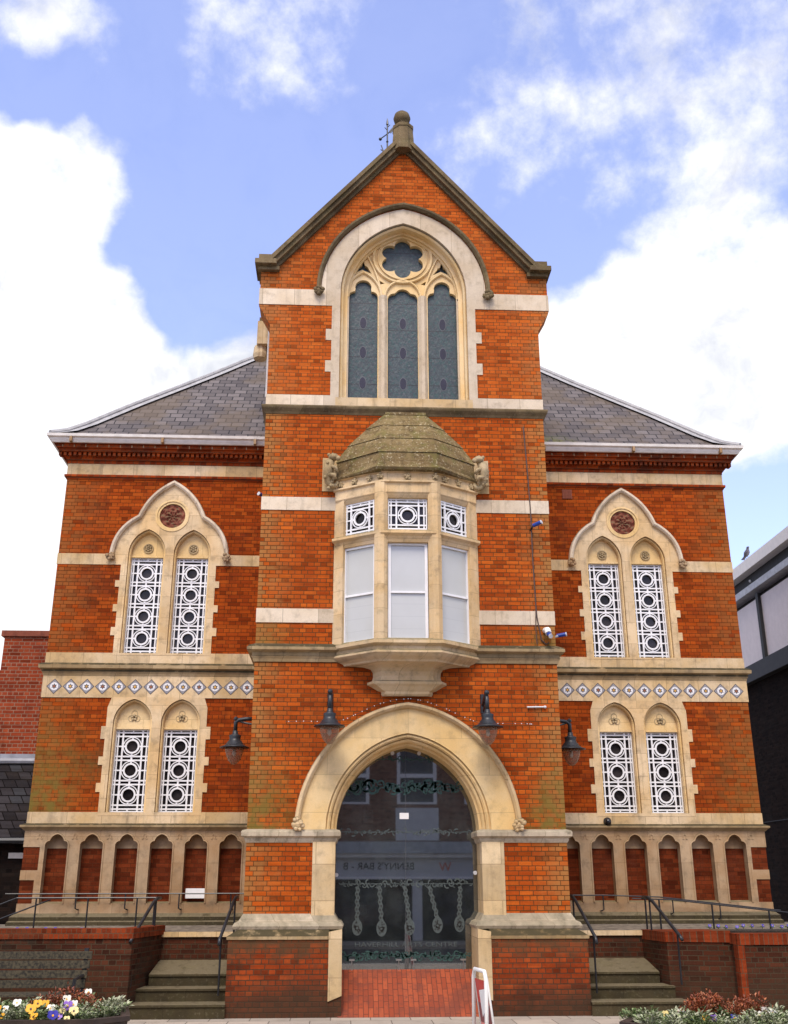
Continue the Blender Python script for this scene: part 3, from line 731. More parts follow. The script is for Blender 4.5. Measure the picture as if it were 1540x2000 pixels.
# carved beasts
for s in (-1, 1):
    w = MB(); w.box(s*1.25, s*1.53, -.02, .05, 8.62, 9.27); w.build('beast_backing', ST_MID, oriel)
    w = MB(); x0 = s*1.375
    pts = [(x0-s*.02, -.14, 9.20), (x0+s*.02, -.22, 9.10), (x0+s*.04, -.20, 8.98), (x0+s*.05, -.17, 8.86), (x0+s*.04, -.12, 8.76), (x0-s*.03, -.14, 8.67), (x0-s*.10, -.16, 8.68), (x0-s*.13, -.14, 8.76)]
    w.tube(pts, [.06, .085, .10, .085, .07, .05, .04, .025], 8)
    w.ball((x0-s*.05, -.24, 9.20), .085, 8, (1.15, 1.1, .8)); w.ball((x0-s*.13, -.27, 9.17), .05, 7)
    w.ball((x0+s*.04, -.18, 9.27), .035, 6); w.ball((x0-s*.03, -.18, 9.28), .03, 6)
    w.tube([(x0, -.24, 9.02), (x0-s*.09, -.30, 8.98), (x0-s*.12, -.26, 8.90)], [.04, .035, .03], 6)
    w.tube([(x0+s*.03, -.22, 8.86), (x0-s*.07, -.28, 8.84), (x0-s*.09, -.24, 8.77)], [.045, .04, .03], 6)
    w.add([(x0+s*.02, -.12, 9.14), (x0+s*.14, -.10, 9.22), (x0+s*.12, -.12, 8.98), (x0+s*.04, -.14, 8.94)], [(0, 1, 2, 3)])
    rr = random.Random(9+s)
    for i in range(16):
        q_ = pts[rr.randrange(6)]; w.ball((q_[0]+rr.uniform(-.07, .07), q_[1]-rr.uniform(.0, .07), q_[2]+rr.uniform(-.05, .05)), rr.uniform(.018, .04), 6)
    w.build('carved_beast', CARVE, oriel, smooth=True)
# frieze rosettes
def onpath(t, off=0.0):
    P = [Vector((-1.27, -.05)), Vector((-.48, -.74*OK)), Vector((.48, -.74*OK)), Vector((1.27, -.05))]
    i = min(2, int(t)); f = t-i; return P[i].lerp(P[i+1], f)
for t_ in (.10, .42, .75, .98, 1.5, 2.02, 2.25, 2.58, 2.90):
    p = onpath(t_); carved_boss(p.x, p.y-.0, 8.71, .062, oriel, CARVE, 5, 'rosette')

# ---- window grille: units of a ring in a square, with side strips
def grille(hw, z0, units, pitch, T, mb):
    """T maps local (u, depth, z) to world"""
    h = units*pitch+.205
    m = MB()
    def bx(u0, u1, za, zb, d): m.box(u0, u1, d, .03, za, zb)
    k = hw/.315
    bx(-hw, -hw+.022, z0, z0+h, 0); bx(hw-.022, hw, z0, z0+h, 0)
    for u in (.265*k, .18*k):
        q = .012 if u > .2*k else .015
        for s in (-1, 1): bx(s*u-q, s*u+q, z0, z0+h, .003)
    hz = [z0+.0+.02, z0+h-.02, z0+.068, z0+h-.068]
    zc0 = z0+.1025+pitch/2
    for zz in hz: bx(-hw+.002, hw-.002, zz-.014, zz+.014, .006)
    for i in range(units):
        zc = zc0+i*pitch
        for s in (-1, 1):
            bx(-hw+.002, hw-.002, zc+s*.183-.0135, zc+s*.183+.0135, .006)
            bx(s*.18*k, s*(hw-.003), zc-.012, zc+.012, .0075)
            bx(s*.135-.025, s*.135+.025, zc-.016, zc+.016, .009)
            bx(-.016, .016, zc+s*.135-.025, zc+s*.135+.025, .009)
        m.ring(0, zc, .102, .134, -.004, .028, 28); m.ring(0, zc, .158, .174, .0012, .028, 28)
        if i < units-1: bx(-.016, .016, zc+.183, zc+pitch-.183, .009)
    bx(-.014, .014, z0+.02, z0+.068, .009); bx(-.014, .014, z0+h-.068, z0+h-.02, .009)
    mb.add([T(*p) for p in m.v], m.f)

# ---- oriel lights
front = lambda u, d, z: (u, -.60*OK+d, z)
def sidet(s):
    a = Vector((s*.585, -.535*OK)); b = Vector((s*1.09, -.085)); mid = (a+b)/2; d = (b-a).normalized(); nin = Vector((-d.y, d.x))
    if nin.y < 0: nin = -nin
    if s < 0: d = -d
    return lambda u, dd, z: (mid.x+d.x*u+nin.x*dd, mid.y+d.y*u+nin.y*dd, z)
for T, hw in ((front, .345), (sidet(-1), .335), (sidet(1), .335)):
    w = MB(); grille(hw, 7.70, 1, .43, T, w); w.build('fanlight_grille', WHITE, oriel)
    w = MB(); w.add([T(-hw, .05, 7.68), T(hw, .05, 7.68), T(hw, .05, 8.36), T(-hw, .05, 8.36)], [(0, 1, 2, 3)]); w.build('fanlight_pane', WGLASS, oriel)
    w = MB(); f = MB()
    for u0, u1, za, zb, dd in ((-hw, -hw+.05, 5.76, 7.52, 0), (hw-.05, hw, 5.76, 7.52, 0), (-hw+.05, hw-.05, 7.46, 7.52, 0), (-hw+.05, hw-.05, 5.76, 5.80, 0), (-hw+.05, hw-.05, 6.60, 6.635, .004)):
        f.box(u0, u1, dd, .06, za, zb)
    w.add([T(*p) for p in f.v], f.f); sash = w.build('sash', WHITE, oriel)
    w = MB(); w.add([T(-hw+.04, .035, 5.78), T(hw-.04, .035, 5.78), T(hw-.04, .035, 7.48), T(-hw+.04, .035, 7.48)], [(0, 1, 2, 3)]); w.build('blind_pane', BLIND, sash)

# ---- doorway arch
ax = .015
w = MB()
af = dict(half=1.585, zs=2.72, rise=1.79)          # family of concentric arches: R = half + .23
def dar(off): return arch(ax, 1.355, 2.72, 1.565, off, n=20)
w.slab(dar(.43)+dar(.0)[::-1], [], -.02, .12)
doorway = w.build('doorway_arch', ST_ARCH, hall)
w = MB()
w.slab(dar(.02)+dar(-.07)[::-1], [], .03, .2); w.slab(dar(-.06)+dar(-.13)[::-1], [], .10, .3); w.slab(dar(-.12)+dar(-.175)[::-1], [], .18, .68)
for o_, y_ in ((-.035, .02), (-.10, .09)):
    w.vsweep(dar(o_), [(-.022, y_+.03), (-.015, y_-.01), (.015, y_-.01), (.022, y_+.03)])
w.build('arch_moulding', ST_ARCH, doorway)
w = MB(); w.vsweep(dar(.455), [(-.04, -.015), (-.035, -.07), (.0, -.11), (.04, -.11), (.055, -.06), (.05, 0)]); hm = w.build('hood_mould', ST_MID, doorway)
for s in (-1, 1): carved_boss(ax+s*1.80, -.07, 2.81, .10, hm, ST_MID)
# jambs, capitals, plinths
for s in (-1, 1):
    j = MB()
    j.slab([(ax+s*1.19, 1.4), (ax+s*1.555, 1.4), (ax+s*1.555, 2.56), (ax+s*1.19, 2.56)] if s > 0 else [(ax-1.555, 1.4), (ax-1.19, 1.4), (ax-1.19, 2.56), (ax-1.555, 2.56)], [], -.016, .3)
    j.box(ax+s*1.185, ax+s*1.5, .3, .70, .4, 2.56)
    j.build('door_jamb', ST_JAMB, doorway)
    pth = [(s*2.61, 2.2), (s*2.61, 0), (ax+s*1.19, -.0), (ax+s*1.18, .66)]
    sd_ = -1 if s > 0 else 1
    w = MB(); w.hsweep(pth, [(-.1, 2.53), (.01, 2.53), (.03, 2.57), (.035, 2.60), (.08, 2.63), (.085, 2.69), (.07, 2.72), (.0, 2.74), (-.1, 2.74)], sd_); w.build('capital', ST_PL, hall)
    w = MB(); w.hsweep(pth, [(-.05, 1.44), (.0, 1.46), (.055, 1.37), (.06, 1.355), (.12, 1.33), (.15, 1.28), (.13, 1.235), (.08, 1.22), (-.05, 1.22)][::-1], sd_); w.build('plinth_moulding', ST_PL, hall)
    bp = [(s*2.80, 2.2), (s*2.80, -.26), (ax+s*1.26, -.26)]
    w = MB(); w.hsweep(bp, [(-.5, 0), (0, 0), (0, 1.10), (-.5, 1.10)], sd_); w.build('base_wall', BR_B, hall)
    w = MB(); w.hsweep(bp, [(-.5, 1.095), (.02, 1.095), (.025, 1.14), (-.14, 1.235), (-.5, 1.235)], sd_); w.build('base_cap', ST_DK, hall)
    w = MB(); w.slab([(ax+s*1.055, .30), (ax+s*1.265, .22), (ax+s*1.265, 1.2), (ax+s*1.06, 1.24)][::s], [], -.27, .64); w.build('base_jamb', ST_JAMB, hall)
    w = MB(); w.slab([(ax+s*1.055, -.1), (ax+s*1.265, -.1), (ax+s*1.265, .22), (ax+s*1.055, .30)][::s], [], -.25, .64); w.build('base_jamb_brick', BR_B, hall)
# brick face between jamb and pier edge is the tower wall; clay ramp and lobby
w = MB(); zt = .595; yb = .58
w.add([(-1.1, -.27, .006), (1.13, -.27, .006), (1.13, yb+.1, zt+.06), (-1.1, yb+.1, zt+.06), (-1.1, -.27, -.2), (1.13, -.27, -.2), (1.13, yb+.1, -.2), (-1.1, yb+.1, -.2)],
      [(0, 1, 2, 3), (0, 4, 5, 1), (1, 5, 6, 2), (3, 7, 4, 0)])
w.build('entrance_ramp', CLAY, hall)
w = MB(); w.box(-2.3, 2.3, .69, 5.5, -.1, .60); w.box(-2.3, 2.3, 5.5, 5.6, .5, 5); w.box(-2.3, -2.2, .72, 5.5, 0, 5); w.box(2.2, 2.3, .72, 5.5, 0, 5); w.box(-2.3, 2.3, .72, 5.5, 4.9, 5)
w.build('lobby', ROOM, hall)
# glass screen
GY = .60
gout = [(ax-1.18, .60), (ax+1.18, .60)]+list(reversed([(ax-1.18, 2.7)]+arch(ax, 1.18, 2.72, 1.41)[1:-1]+[(ax+1.18, 2.7)]))
w = MB(); w.slab(dedupe(gout), [], GY, GY+.012); glass = w.build('glass_screen', DGLASS, doorway)
def scroll_band(m, z, hgt, x0, x1, y, n, seed):
    rr = random.Random(seed)
    m.box(x0, x1, y-.003, y, z-.006, z+.006)
    for i in range(n):
        cx = x0+(x1-x0)*(i+.5)/n+rr.uniform(-.02, .02); cz = z+rr.uniform(-.25, .25)*hgt; r = hgt*rr.uniform(.18, .4); a = rr.random()*6.28
        m.ring(cx, cz, r*.55, r, y-.004, y, 10, a, a+pi*rr.uniform(.8, 1.5))
E0 = GY-.001
for z_, h_, x0_, x1_, n_, sd__ in ((3.45, .24, -.98, 1.0, 60, 3), (3.92, .12, -.5, .5, 18, 4), (.80, .16, -1.05, 1.06, 70, 5)):
    w = MB(); scroll_band(w, z_, h_, x0_, x1_, E0, n_, sd__); w.build('etched_scroll', TEAL, doorway)
for zz, h_ in ((2.72, .06), (1.90, .07)):
    w = MB(); scroll_band(w, zz, h_*2, -1.1, 1.1, E0, 50, int(zz*10)); w.build('etched_border', ETCH, doorway)
for k_, (cx, ln, tl) in enumerate(((-.80, .66, .0), (-.40, .68, .03), (.06, .66, .06), (.52, .62, .10), (.88, .60, -.02))):       # spoons
    w = MB(); zt_ = 1.86; rr = random.Random(k_)
    pth = [(cx-tl*1.3+tl*1.3*i/9+(.012 if i % 2 else -.012), zt_-ln*.8*i/9) for i in range(10)]
    w.vsweep(pth, [(-.030, E0-.003), (-.030, E0), (.030, E0), (.030, E0-.003)])
    zb_ = zt_-ln*.8-.10
    w.add([(cx+.085*cos(2*pi*i/20), E0-.001, zb_+.125*sin(2*pi*i/20)) for i in range(20)], [tuple(range(20))])
    w.cur = 1
    w.ring(cx, zb_-.01, .022, .036, E0-.004, E0, 12)
    for i in range(14): 
        a_ = rr.random()*6.28; q_ = rr.uniform(.3, .85); w.ring(cx+.075*q_*cos(a_), zb_+.11*q_*sin(a_), .005, .013, E0-.004, E0-.001, 6)
    for i in range(1, 9): w.ring(pth[i][0], pth[i][1], .006, .016, E0-.006, E0-.003, 6)
    w.build('etched_spoon', [ETCH, ROOM], doorway)
w = MB(); add_text(w, 'HAVERHILL ARTS CENTRE', .10, .0, E0-.002, .97, -1, 1.45); w.build('etched_lettering', ETCH, doorway)
for (cx, cz, ww, hh) in ((-.63, 2.98, .17, .21), (-.70, 1.50, .12, .15), (-.58, 1.88, .05, .08), (-.02, 1.66, .17, .12)):
    MB().box(cx-ww/2, cx+ww/2, GY+.05, GY+.055, cz-hh/2, cz+hh/2).build('notice', PAPER, doorway)
MB().box(-.10, .055, GY-.02, GY-.004, 2.93, 3.03).build('door_sign', SIGNW, doorway)
for cx, cz in ((-1.13, 3.22), (1.15, 3.25), (-1.15, 2.04), (1.16, 2.07), (-.22, 4.02), (.24, 4.02)):
    w = MB(); w.tube([(cx, GY-.045, cz), (cx, GY, cz)], .032, 12); w.build('glass_fixing', GREYW, doorway)
for cx in (-.88, -.12, .12, .93):
    w = MB(); w.box(cx-.045, cx+.045, GY-.03, GY+.02, .73, .755); w.tube([(cx, GY-.01, .58), (cx, GY-.01, .73)], .008, 6); w.build('glass_foot', STEEL, doorway)
MB().box(-.003, .003, GY-.003, GY+.014, .6, 4.05).build('glass_joint', plain('grey seal', (.07, .075, .08)), doorway)

# ================================================================== WINGS
def build_wing(s):
    X = lambda x: s*x                     # x given for the right-hand wing (positive), mirrored for the left
    def mp(pts): return [(s*x, z) for x, z in pts]
    wc = 4.55
    holes = [rect(wc-.81, wc+.81, 3.08, 5.165), [(wc-.81, 5.99), (wc+.81, 5.99), (wc+.81, 8.42), (wc+.42, 8.6), (wc+.34, 9.13), (wc-.34, 9.13), (wc-.42, 8.6), (wc-.81, 8.42)]]
    w = MB(); w.slab(mp(rect(2.35, 6.71, 2.815, 10.25)), [mp(h) for h in holes], 2.0, 2.3)
    w.box(X(6.41), X(6.71), 2.3, 13, 0, 10.25); w.box(X(2.35), X(6.71), 2.2, 2.3, .3, 2.815)
    wall = w.build('wing_wall', BR_W, hall)
    path = [(X(2.4), 2.0), (X(6.71), 2.0), (X(6.71), 13.0)]; sd_ = 1 if s > 0 else -1
    # roof
    w = MB()
    prof = [(0, 0), (.25, .16), (.55, .45), (1.25, 1.22), (2.69, 2.74), (3.4, 3.52), (3.92, 4.07), (5.6, 5.9)]
    ex, ey, ez = 7.05, 1.66, 10.38
    fr = [[(X(2.3), ey+r, ez+h), (X(ex-r), ey+r, ez+h)] for r, h in prof if ex-r > 1.3]
    w.loft(fr, False, False, False)
    sdr = [[(X(ex-r), ey+r, ez+h), (X(ex-r), 13.4, ez+h)] for r, h in prof if ex-r > 1.3]
    w.loft(sdr, False, False, False)
    roof = w.build('roof', SLATE, hall)
    hip = [(X(ex-r), ey+r, ez+h) for r, h in prof if ex-r > 1.3]
    w = MB(); 
    for i in range(len(hip)-1):
        a, b = Vector(hip[i]), Vector(hip[i+1])
        w.tube([a+Vector((0, 0, .05)), b+Vector((0, 0, .05))], .055, 8)
        # dressed flashing either side of the roll
        d1 = Vector((-s*.22, 0, .02)); d2 = Vector((0, .22, .02)); up_ = Vector((0, 0, .045))
        w.add([a+up_, b+up_, b+d1+up_*.9, a+d1+up_*.9, b+d2+up_*.9, a+d2+up_*.9], [(0, 1, 2, 3), (0, 5, 4, 1)])
    w.build('hip_capping', LEAD, roof)
    # gutter
    w = MB(); w.hsweep(path, [(.22, 10.24), (.30, 10.25), (.33, 10.30), (.34, 10.33), (.385, 10.35), (.395, 10.405), (.36, 10.405), (.22, 10.36)], sd_)
    gut = w.build('gutter', GUTTER, hall)
    for gx in (2.95, 4.8, 6.62):
        MB().box(X(gx-.025), X(gx+.025), 2.0-.39, 2.0-.28, 10.243, 10.35).build('gutter_joint', ST_LOW, gut)
    # brick cornice with dentils
    w = MB(); w.hsweep(path, [(-.1, 9.90), (.02, 9.90), (.02, 9.96), (.05, 9.965), (.05, 10.02), (.07, 10.025), (.07, 10.10), (.18, 10.105), (.18, 10.165), (.22, 10.17), (.22, 10.24), (.27, 10.242), (.27, 10.25), (-.1, 10.25)], sd_)
    corn = w.build('brick_cornice', BR_C, hall)
    w = MB(); x = 2.62
    while x < 6.84: w.box(X(x), X(x+.055), 2.0-.15, 1.98, 10.03, 10.10); x += .098
    y = 1.95
    w.build('dentil_row', BR_C, corn)
    w = MB(); x = 2.66
    while x < 6.9: w.box(X(x), X(x+.018), 2.0-.224, 1.98, 10.178, 10.232); x += .23
    w.build('header_ends', ST_LOW, corn)
    w = MB(); w.hsweep(path, [(-.1, 9.665), (.012, 9.665), (.012, 9.90), (-.1, 9.90)], sd_); w.build('stone_band', ST_MID, hall)
    w = MB(); w.hsweep(path, [(-.1, 9.56), (.01, 9.56), (.03, 9.60), (.05, 9.61), (.05, 9.655), (.02, 9.665), (-.1, 9.665)], sd_); w.build('brick_string', BR_C, hall)
    # bands
    MB().box(X(2.4), X(wc-1.02), 1.990, 2.1, 7.78, 8.0).build('stone_band', ST_MID, hall); MB().box(X(wc+1.02), X(6.722), 1.990, 2.1, 7.78, 8.0).build('stone_band', ST_MID, hall)
    w = MB(); w.hsweep(path, [(-.1, 5.80), (.012, 5.80), (.012, 6.03), (-.1, 6.03)], sd_); w.build('sill_band', ST_MID, hall)
    w = MB(); w.hsweep(path, [(-.1, 5.59), (.02, 5.59), (.03, 5.63), (.05, 5.66), (.04, 5.70), (.10, 5.72), (.105, 5.78), (.08, 5.81), (.0, 5.84), (-.1, 5.84)], sd_); w.build('string_course', ST_DK, hall)
    w = MB(); w.hsweep(path, [(-.1, 5.18), (.014, 5.18), (.014, 5.60), (-.1, 5.60)], sd_); fz = w.build('frieze', ST_MID, hall)
    for i in range(13):
        cx = X(6.50-.2995*i); 
        if abs(cx) < 2.7: continue
        t = MB(); yb_ = 1.984
        def dia(r, y, mi): t.cur = mi; t.add([(cx+r, y, 5.385), (cx, y, 5.385+r), (cx-r, y, 5.385), (cx, y, 5.385-r)], [(0, 1, 2, 3)])
        dia(.145, yb_, 0); dia(.128, yb_-.0015, 1)
        t.cur = 2; t.disc(cx, 5.385, .075, yb_-.003, 20)
        t.cur = 0; t.add([(cx+(.056 if k % 2 == 0 else .03)*sin(pi*k/6), yb_-.0045, 5.385+(.056 if k % 2 == 0 else .03)*cos(pi*k/6)) for k in range(12)], [tuple(range(12))])
        t.cur = 3 if i % 3 else 4; t.disc(cx, 5.385, .024, yb_-.006, 6)
        t.box(cx-.001, cx+.001, yb_, 1.99, 5.384, 5.386)
        t.build('frieze_tile', [TDARK, TGREY, TWHITE, TGOLD, TRUST], fz)
    w = MB(); w.hsweep(path, [(-.1, 2.90), (.012, 2.90), (.012, 3.12), (-.1, 3.12)], sd_); w.build('sill_band', ST_MID, hall)
    w = MB(); w.hsweep(path, [(-.1, 2.80), (.03, 2.80), (.06, 2.83), (.10, 2.86), (.10, 2.89), (.02, 2.925), (-.1, 2.925)], sd_); w.build('string_course', ST_DK, hall)
    # ---- upper paired window
    lc = [wc-.4425, wc+.4425]; hw = .315
    def light(c, z0, zs, rise, h): return [(c-h, z0)]+arch(c, h, zs, rise)+[(c+h, z0)]
    q = lambda x: wc+x
    low = bulge((-1.12, 7.98), (-.63, 8.77), .14, 8); upl = bulge((-.63, 8.77), (0, 9.50), .10, 8)
    head = low+upl[1:]
    blk = lambda zs_: [(-.925, zs_[0]), (-1.005, zs_[0]), (-1.005, zs_[1]), (-.925, zs_[1])]
    left = [(-.925, 5.99)]
    for b in ((6.37, 6.53), (6.84, 6.98), (7.33, 7.46)): left += blk(b)
    left += [(-.925, 7.78), (-1.12, 7.78)]
    prof_l = left+head
    outl = [(q(x), z) for x, z in prof_l]+[(q(-x), z) for x, z in reversed(prof_l[:-1])]
    w = MB()
    rnd_hole = circle(wc, 8.81, .30, 28)
    w.slab(mp(dedupe(outl)), [mp(light(c, 6.02, 8.02, .50, .36)) for c in lc]+[mp(rnd_hole)], 1.984, 2.06)
    w.slab(mp(rect(q(-.9), q(.9), 6.0, 8.62)), [mp(light(c, 6.03, 8.02, .45, hw)) for c in lc], 2.06, 2.26)
    up_ = w.build('paired_window', ST_WIN, hall)
    hpth = [(q(x), z) for x, z in head]+[(q(-x), z) for x, z in reversed(head[:-1])]
    hpth = mp(hpth) if s > 0 else list(reversed(mp(hpth)))
    w = MB(); w.vsweep(hpth, [(-.045, 1.985), (-.04, 1.93), (-.01, 1.90), (.03, 1.90), (.045, 1.94), (.045, 2.0)]); w.build('hood_mould', ST_UP, up_)
    for e in (-1, 1): carved_boss(X(q(e*1.125)), 1.94, 7.93, .085, up_, ST_LOW)
    w = MB()
    for c in lc:
        p = mp(light(c, 6.03, 8.02, .475, .34)); p = p if s > 0 else p[::-1]
        w.vsweep(p, [(-.02, 2.062), (-.012, 2.03), (.012, 2.03), (.02, 2.062)])
    w.ring(X(wc), 8.81, .255, .30, 1.99, 2.05, 32); w.ring(X(wc), 8.81, .30, .335, 1.972, 2.0, 32)
    w.build('window_moulding', ST_ARCH, up_)
    # terracotta roundel with leaf relief
    w = MB(); rings = []
    for i in range(9):
        r = .262*i/8 if i else .002
        rings.append([(X(wc)+r*cos(2*pi*k/48), 2.05-.035*(.5+.5*sin(8*2*pi*k/48+sin(r*40)))*(1 if 1 < i < 8 else .3)-.02*sin(r*45)**2, 8.81+r*sin(2*pi*k/48)) for k in range(48)])
    w.loft(rings, True, False, False); w.build('roundel', TERRA, up_)
    for c in lc:
        w = MB(); w.slab(mp([(c-hw-.02, 7.975)]+arch(c, hw+.02, 8.02, .47)+[(c+hw+.02, 7.975)]), [], 2.13, 2.2); w.box(X(c-hw), X(c+hw), 2.10, 2.14, 7.965, 8.0); tym = w.build('tympanum', ST_ARCH, up_)
        w = MB(); w.ring(X(c), 8.155, .078, .10, 2.11, 2.14, 18)
        for k in range(6): w.ball((X(c)+.045*cos(k*pi/3+.5), 2.12, 8.155+.045*sin(k*pi/3+.5)), .026, 6)
        w.ball((X(c), 2.11, 8.155), .022, 6)
        w.build('rosette', CARVE, up_)
        T = lambda u, d, z, c=c: (X(c)+u, 2.15+d, z)
        w = MB(); grille(hw, 6.03, 4, .435, T, w); w.build('grille', WHITE, up_)
        w = MB(); w.box(X(c-hw-.03), X(c+hw+.03), 2.205, 2.215, 6.0, 8.0); w.build('pane', WGLASS, up_)
    w = MB(); w.add([(X(q(-.78)), 1.986, 5.985), (X(q(.78)), 1.986, 5.985), (X(q(.78)), 2.2, 6.035), (X(q(-.78)), 2.2, 6.035)], [(0, 1, 2, 3)]); w.build('sill', ST_PL, up_)
    # ---- lower paired window
    left = [(-.925, 3.06)]
    for b in ((3.47, 3.63), (3.95, 4.10), (4.42, 4.65)): left += blk(b)
    left += [(-.925, 5.0), (-.86, 5.19)]
    outl = [(q(x), z) for x, z in left]+[(q(-x), z) for x, z in reversed(left)]
    w = MB()
    w.slab(mp(dedupe(outl)), [mp(light(c, 3.10, 4.72, .44, .36)) for c in lc], 1.984, 2.06)
    w.slab(mp(rect(q(-.9), q(.9), 3.07, 5.15)), [mp(light(c, 3.11, 4.72, .39, hw)) for c in lc], 2.06, 2.26)
    lp = w.build('paired_window', ST_WIN, hall)
    w = MB()
    for c in lc:
        p = mp(light(c, 3.11, 4.72, .415, .34)); p = p if s > 0 else p[::-1]
        w.vsweep(p, [(-.02, 2.062), (-.012, 2.03), (.012, 2.03), (.02, 2.062)])
    w.build('window_moulding', ST_ARCH, lp)
    for c in lc:
        w = MB(); w.slab(mp([(c-hw-.02, 4.625)]+arch(c, hw+.02, 4.72, .41)+[(c+hw+.02, 4.625)]), [], 2.12, 2.2); w.box(X(c-hw), X(c+hw), 2.10, 2.14, 4.615, 4.65); w.build('tympanum', ST_ARCH, lp)
        w = MB()
        for k in range(5): w.ball((X(c)+.04*cos(k*2*pi/5+.3), 2.11, 4.83+.04*sin(k*2*pi/5+.3)), .026, 6)
        for a_ in (0, 1, 2): w.ring(X(c)+.06*cos(pi/2+a_*2*pi/3), 4.845+.06*sin(pi/2+a_*2*pi/3), .05, .062, 2.112, 2.125, 14)
        w.build('rosette', CARVE, lp)
        T = lambda u, d, z, c=c: (X(c)+u, 2.15+d, z)
        w = MB(); grille(hw, 3.115, 3, .435, T, w); w.build('grille', WHITE, lp)
        w = MB(); w.box(X(c-hw-.03), X(c+hw+.03), 2.205, 2.215, 3.09, 4.65); w.build('pane', WGLASS, lp)
    w = MB(); w.add([(X(q(-.78)), 1.985, 3.065), (X(q(.78)), 1.985, 3.065), (X(q(.78)), 2.2, 3.12), (X(q(-.78)), 2.2, 3.12)], [(0, 1, 2, 3)]); w.build('sill', ST_PL, lp)
    # ---- blind arcade
    cs = [3.06+.6165*i for i in range(6)]
    def trefoil(c):
        hh = .20; l = [(c-hh, 1.58), (c-hh, 2.53)]+bulge((c-hh, 2.53), (c-.125, 2.625), .24, 5)[1:]+bulge((c-.125, 2.625), (c, 2.74), .16, 5)[1:]
        return dedupe(l+[(2*c-x, z) for x, z in reversed(l[:-1])])
    outl = [(2.4, 1.40), (6.725, 1.40), (6.725, 1.58), (6.47, 1.58), (6.47, 1.965), (6.725, 1.965), (6.725, 2.13), (6.43, 2.13), (6.43, 2.52), (6.725, 2.52), (6.725, 2.81), (2.4, 2.81)]
    w = MB(); w.slab(mp(outl), [mp(trefoil(c)) for c in cs], 1.975, 2.17)
    arc = w.build('blind_arcade', ST_LOW, hall)
    w = MB()
    for c in cs:
        p = mp(trefoil(c)); p = p if s > 0 else p[::-1]
        w.vsweep(p[0:], [(.0, 1.985), (.0, 1.958), (.022, 1.962), (.034, 1.985)])
    for i in range(7):
        cx = X(3.06-.308+.6165*i)
        if abs(cx) > 6.6 or abs(cx) < 2.6: continue
        w.vsweep([(cx-.05, 2.66), (cx-.02, 2.67), (cx-.03, 2.72), (cx, 2.745), (cx+.03, 2.72), (cx+.02, 2.67), (cx+.05, 2.66)], [(-.008, 1.98), (-.006, 1.965), (.006, 1.965), (.008, 1.98)])
    w.build('arcade_moulding', ST_LOW, arc)
    for c in cs:
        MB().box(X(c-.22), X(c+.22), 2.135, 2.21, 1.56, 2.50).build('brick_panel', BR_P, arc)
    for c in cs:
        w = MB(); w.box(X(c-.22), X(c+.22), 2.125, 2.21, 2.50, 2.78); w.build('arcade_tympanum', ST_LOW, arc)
        w = MB(); w.add([(X(c-.20), 1.98, 1.575), (X(c+.20), 1.98, 1.575), (X(c+.20), 2.14, 1.61), (X(c-.20), 2.14, 1.61)], [(0, 1, 2, 3)]); w.build('panel_sill', ST_LOW, arc)
    w = MB(); w.box(X(6.43), X(6.715), 1.988, 2.2, 1.58, 2.52); w.build('quoin_brick', BR_B if False else BR_P, arc)
    w = MB(); w.hsweep(path, [(-.1, .4), (.14, .4), (.14, 1.22), (.13, 1.28), (.10, 1.30), (.10, 1.36), (.03, 1.42), (-.1, 1.42)], sd_); w.build('plinth', ST_STEP, hall)
for s_ in (-1, 1): build_wing(s_)
# rear wall closing the hall
w = MB(); w.box(-6.7, 6.7, 12.8, 13, 0, 10.25); w.build('wing_wall', BR_W, hall)
# terracotta air brick
w = MB(); 
w.box(3.34, 3.54, 1.985, 2.02, 9.31, 9.51)
for i in range(6): w.box(3.345, 3.535, 1.981, 1.99, 9.325+i*.031, 9.338+i*.031)
for i in range(6): w.box(3.352+i*.031, 3.364+i*.031, 1.979, 1.99, 9.315, 9.505)
w.build('air_brick', TERRA, hall)

# ================================================================== LAMPS
def lamp_parts(root, arm):
    """lamp hung at the local origin (hood rim at z=0); arm = list of local points back to the wall"""
    w = MB(); w.tube(arm, [.035]*len(arm), 8)
    w.build('bracket', LAMPB, root, smooth=True)
    w = MB(); w.lathe([(.02, .30), (.045, .29), (.05, .24), (.075, .22), (.10, .215), (.105, .20), (.095, .16), (.105, .12), (.125, .105), (.15, .06), (.20, .025), (.255, .008), (.26, -.004), (.20, -.006), (.02, -.008)], (0, 0, 0), 24)
    w.build('hood', LAMPB, root, smooth=True)
    w = MB(); w.lathe([(.165, -.01), (.16, -.06), (.14, -.13), (.10, -.22), (.05, -.275), (.005, -.29)], (0, 0, 0), 20)
    w.build('globe', GLOBE, root, smooth=True)
    MB().lathe([(.001, -.03), (.03, -.04), (.035, -.11), (.02, -.14), (.001, -.15)], (0, 0, 0), 10).build('bulb', WHITE, root, smooth=True)
labs = {-1: 'black bell-hooded wall lamp beside the left shoulder of the door arch', 1: 'black bell-hooded wall lamp beside the right shoulder of the door arch'}
for s in (-1, 1):
    L_ = thing('wall_lamp', labs[s], 'lamp', (0, 0, 0), 'lamps on the tower')
    lamp_parts(L_, [(0, .5, .42), (0, .30, .50), (0, .12, .56), (0, .02, .52), (0, 0, .42), (0, 0, .28)])
    w = MB(); w.tube([(0, .49, .30), (0, .49, .62)], .05, 8); w.tube([(0, .46, .34), (0, .2, .40), (0, .03, .32)], .022, 6); w.ball((0, .0, .57), .045, 8); w.build('wall_plate', LAMPB, L_)
    L_.location = (s*1.30, -.5, 4.32)
labs = {-1: 'black wall lamp on the left flank of the tower, in front of the left wing', 1: 'black wall lamp on the right flank of the tower, half hidden by it'}
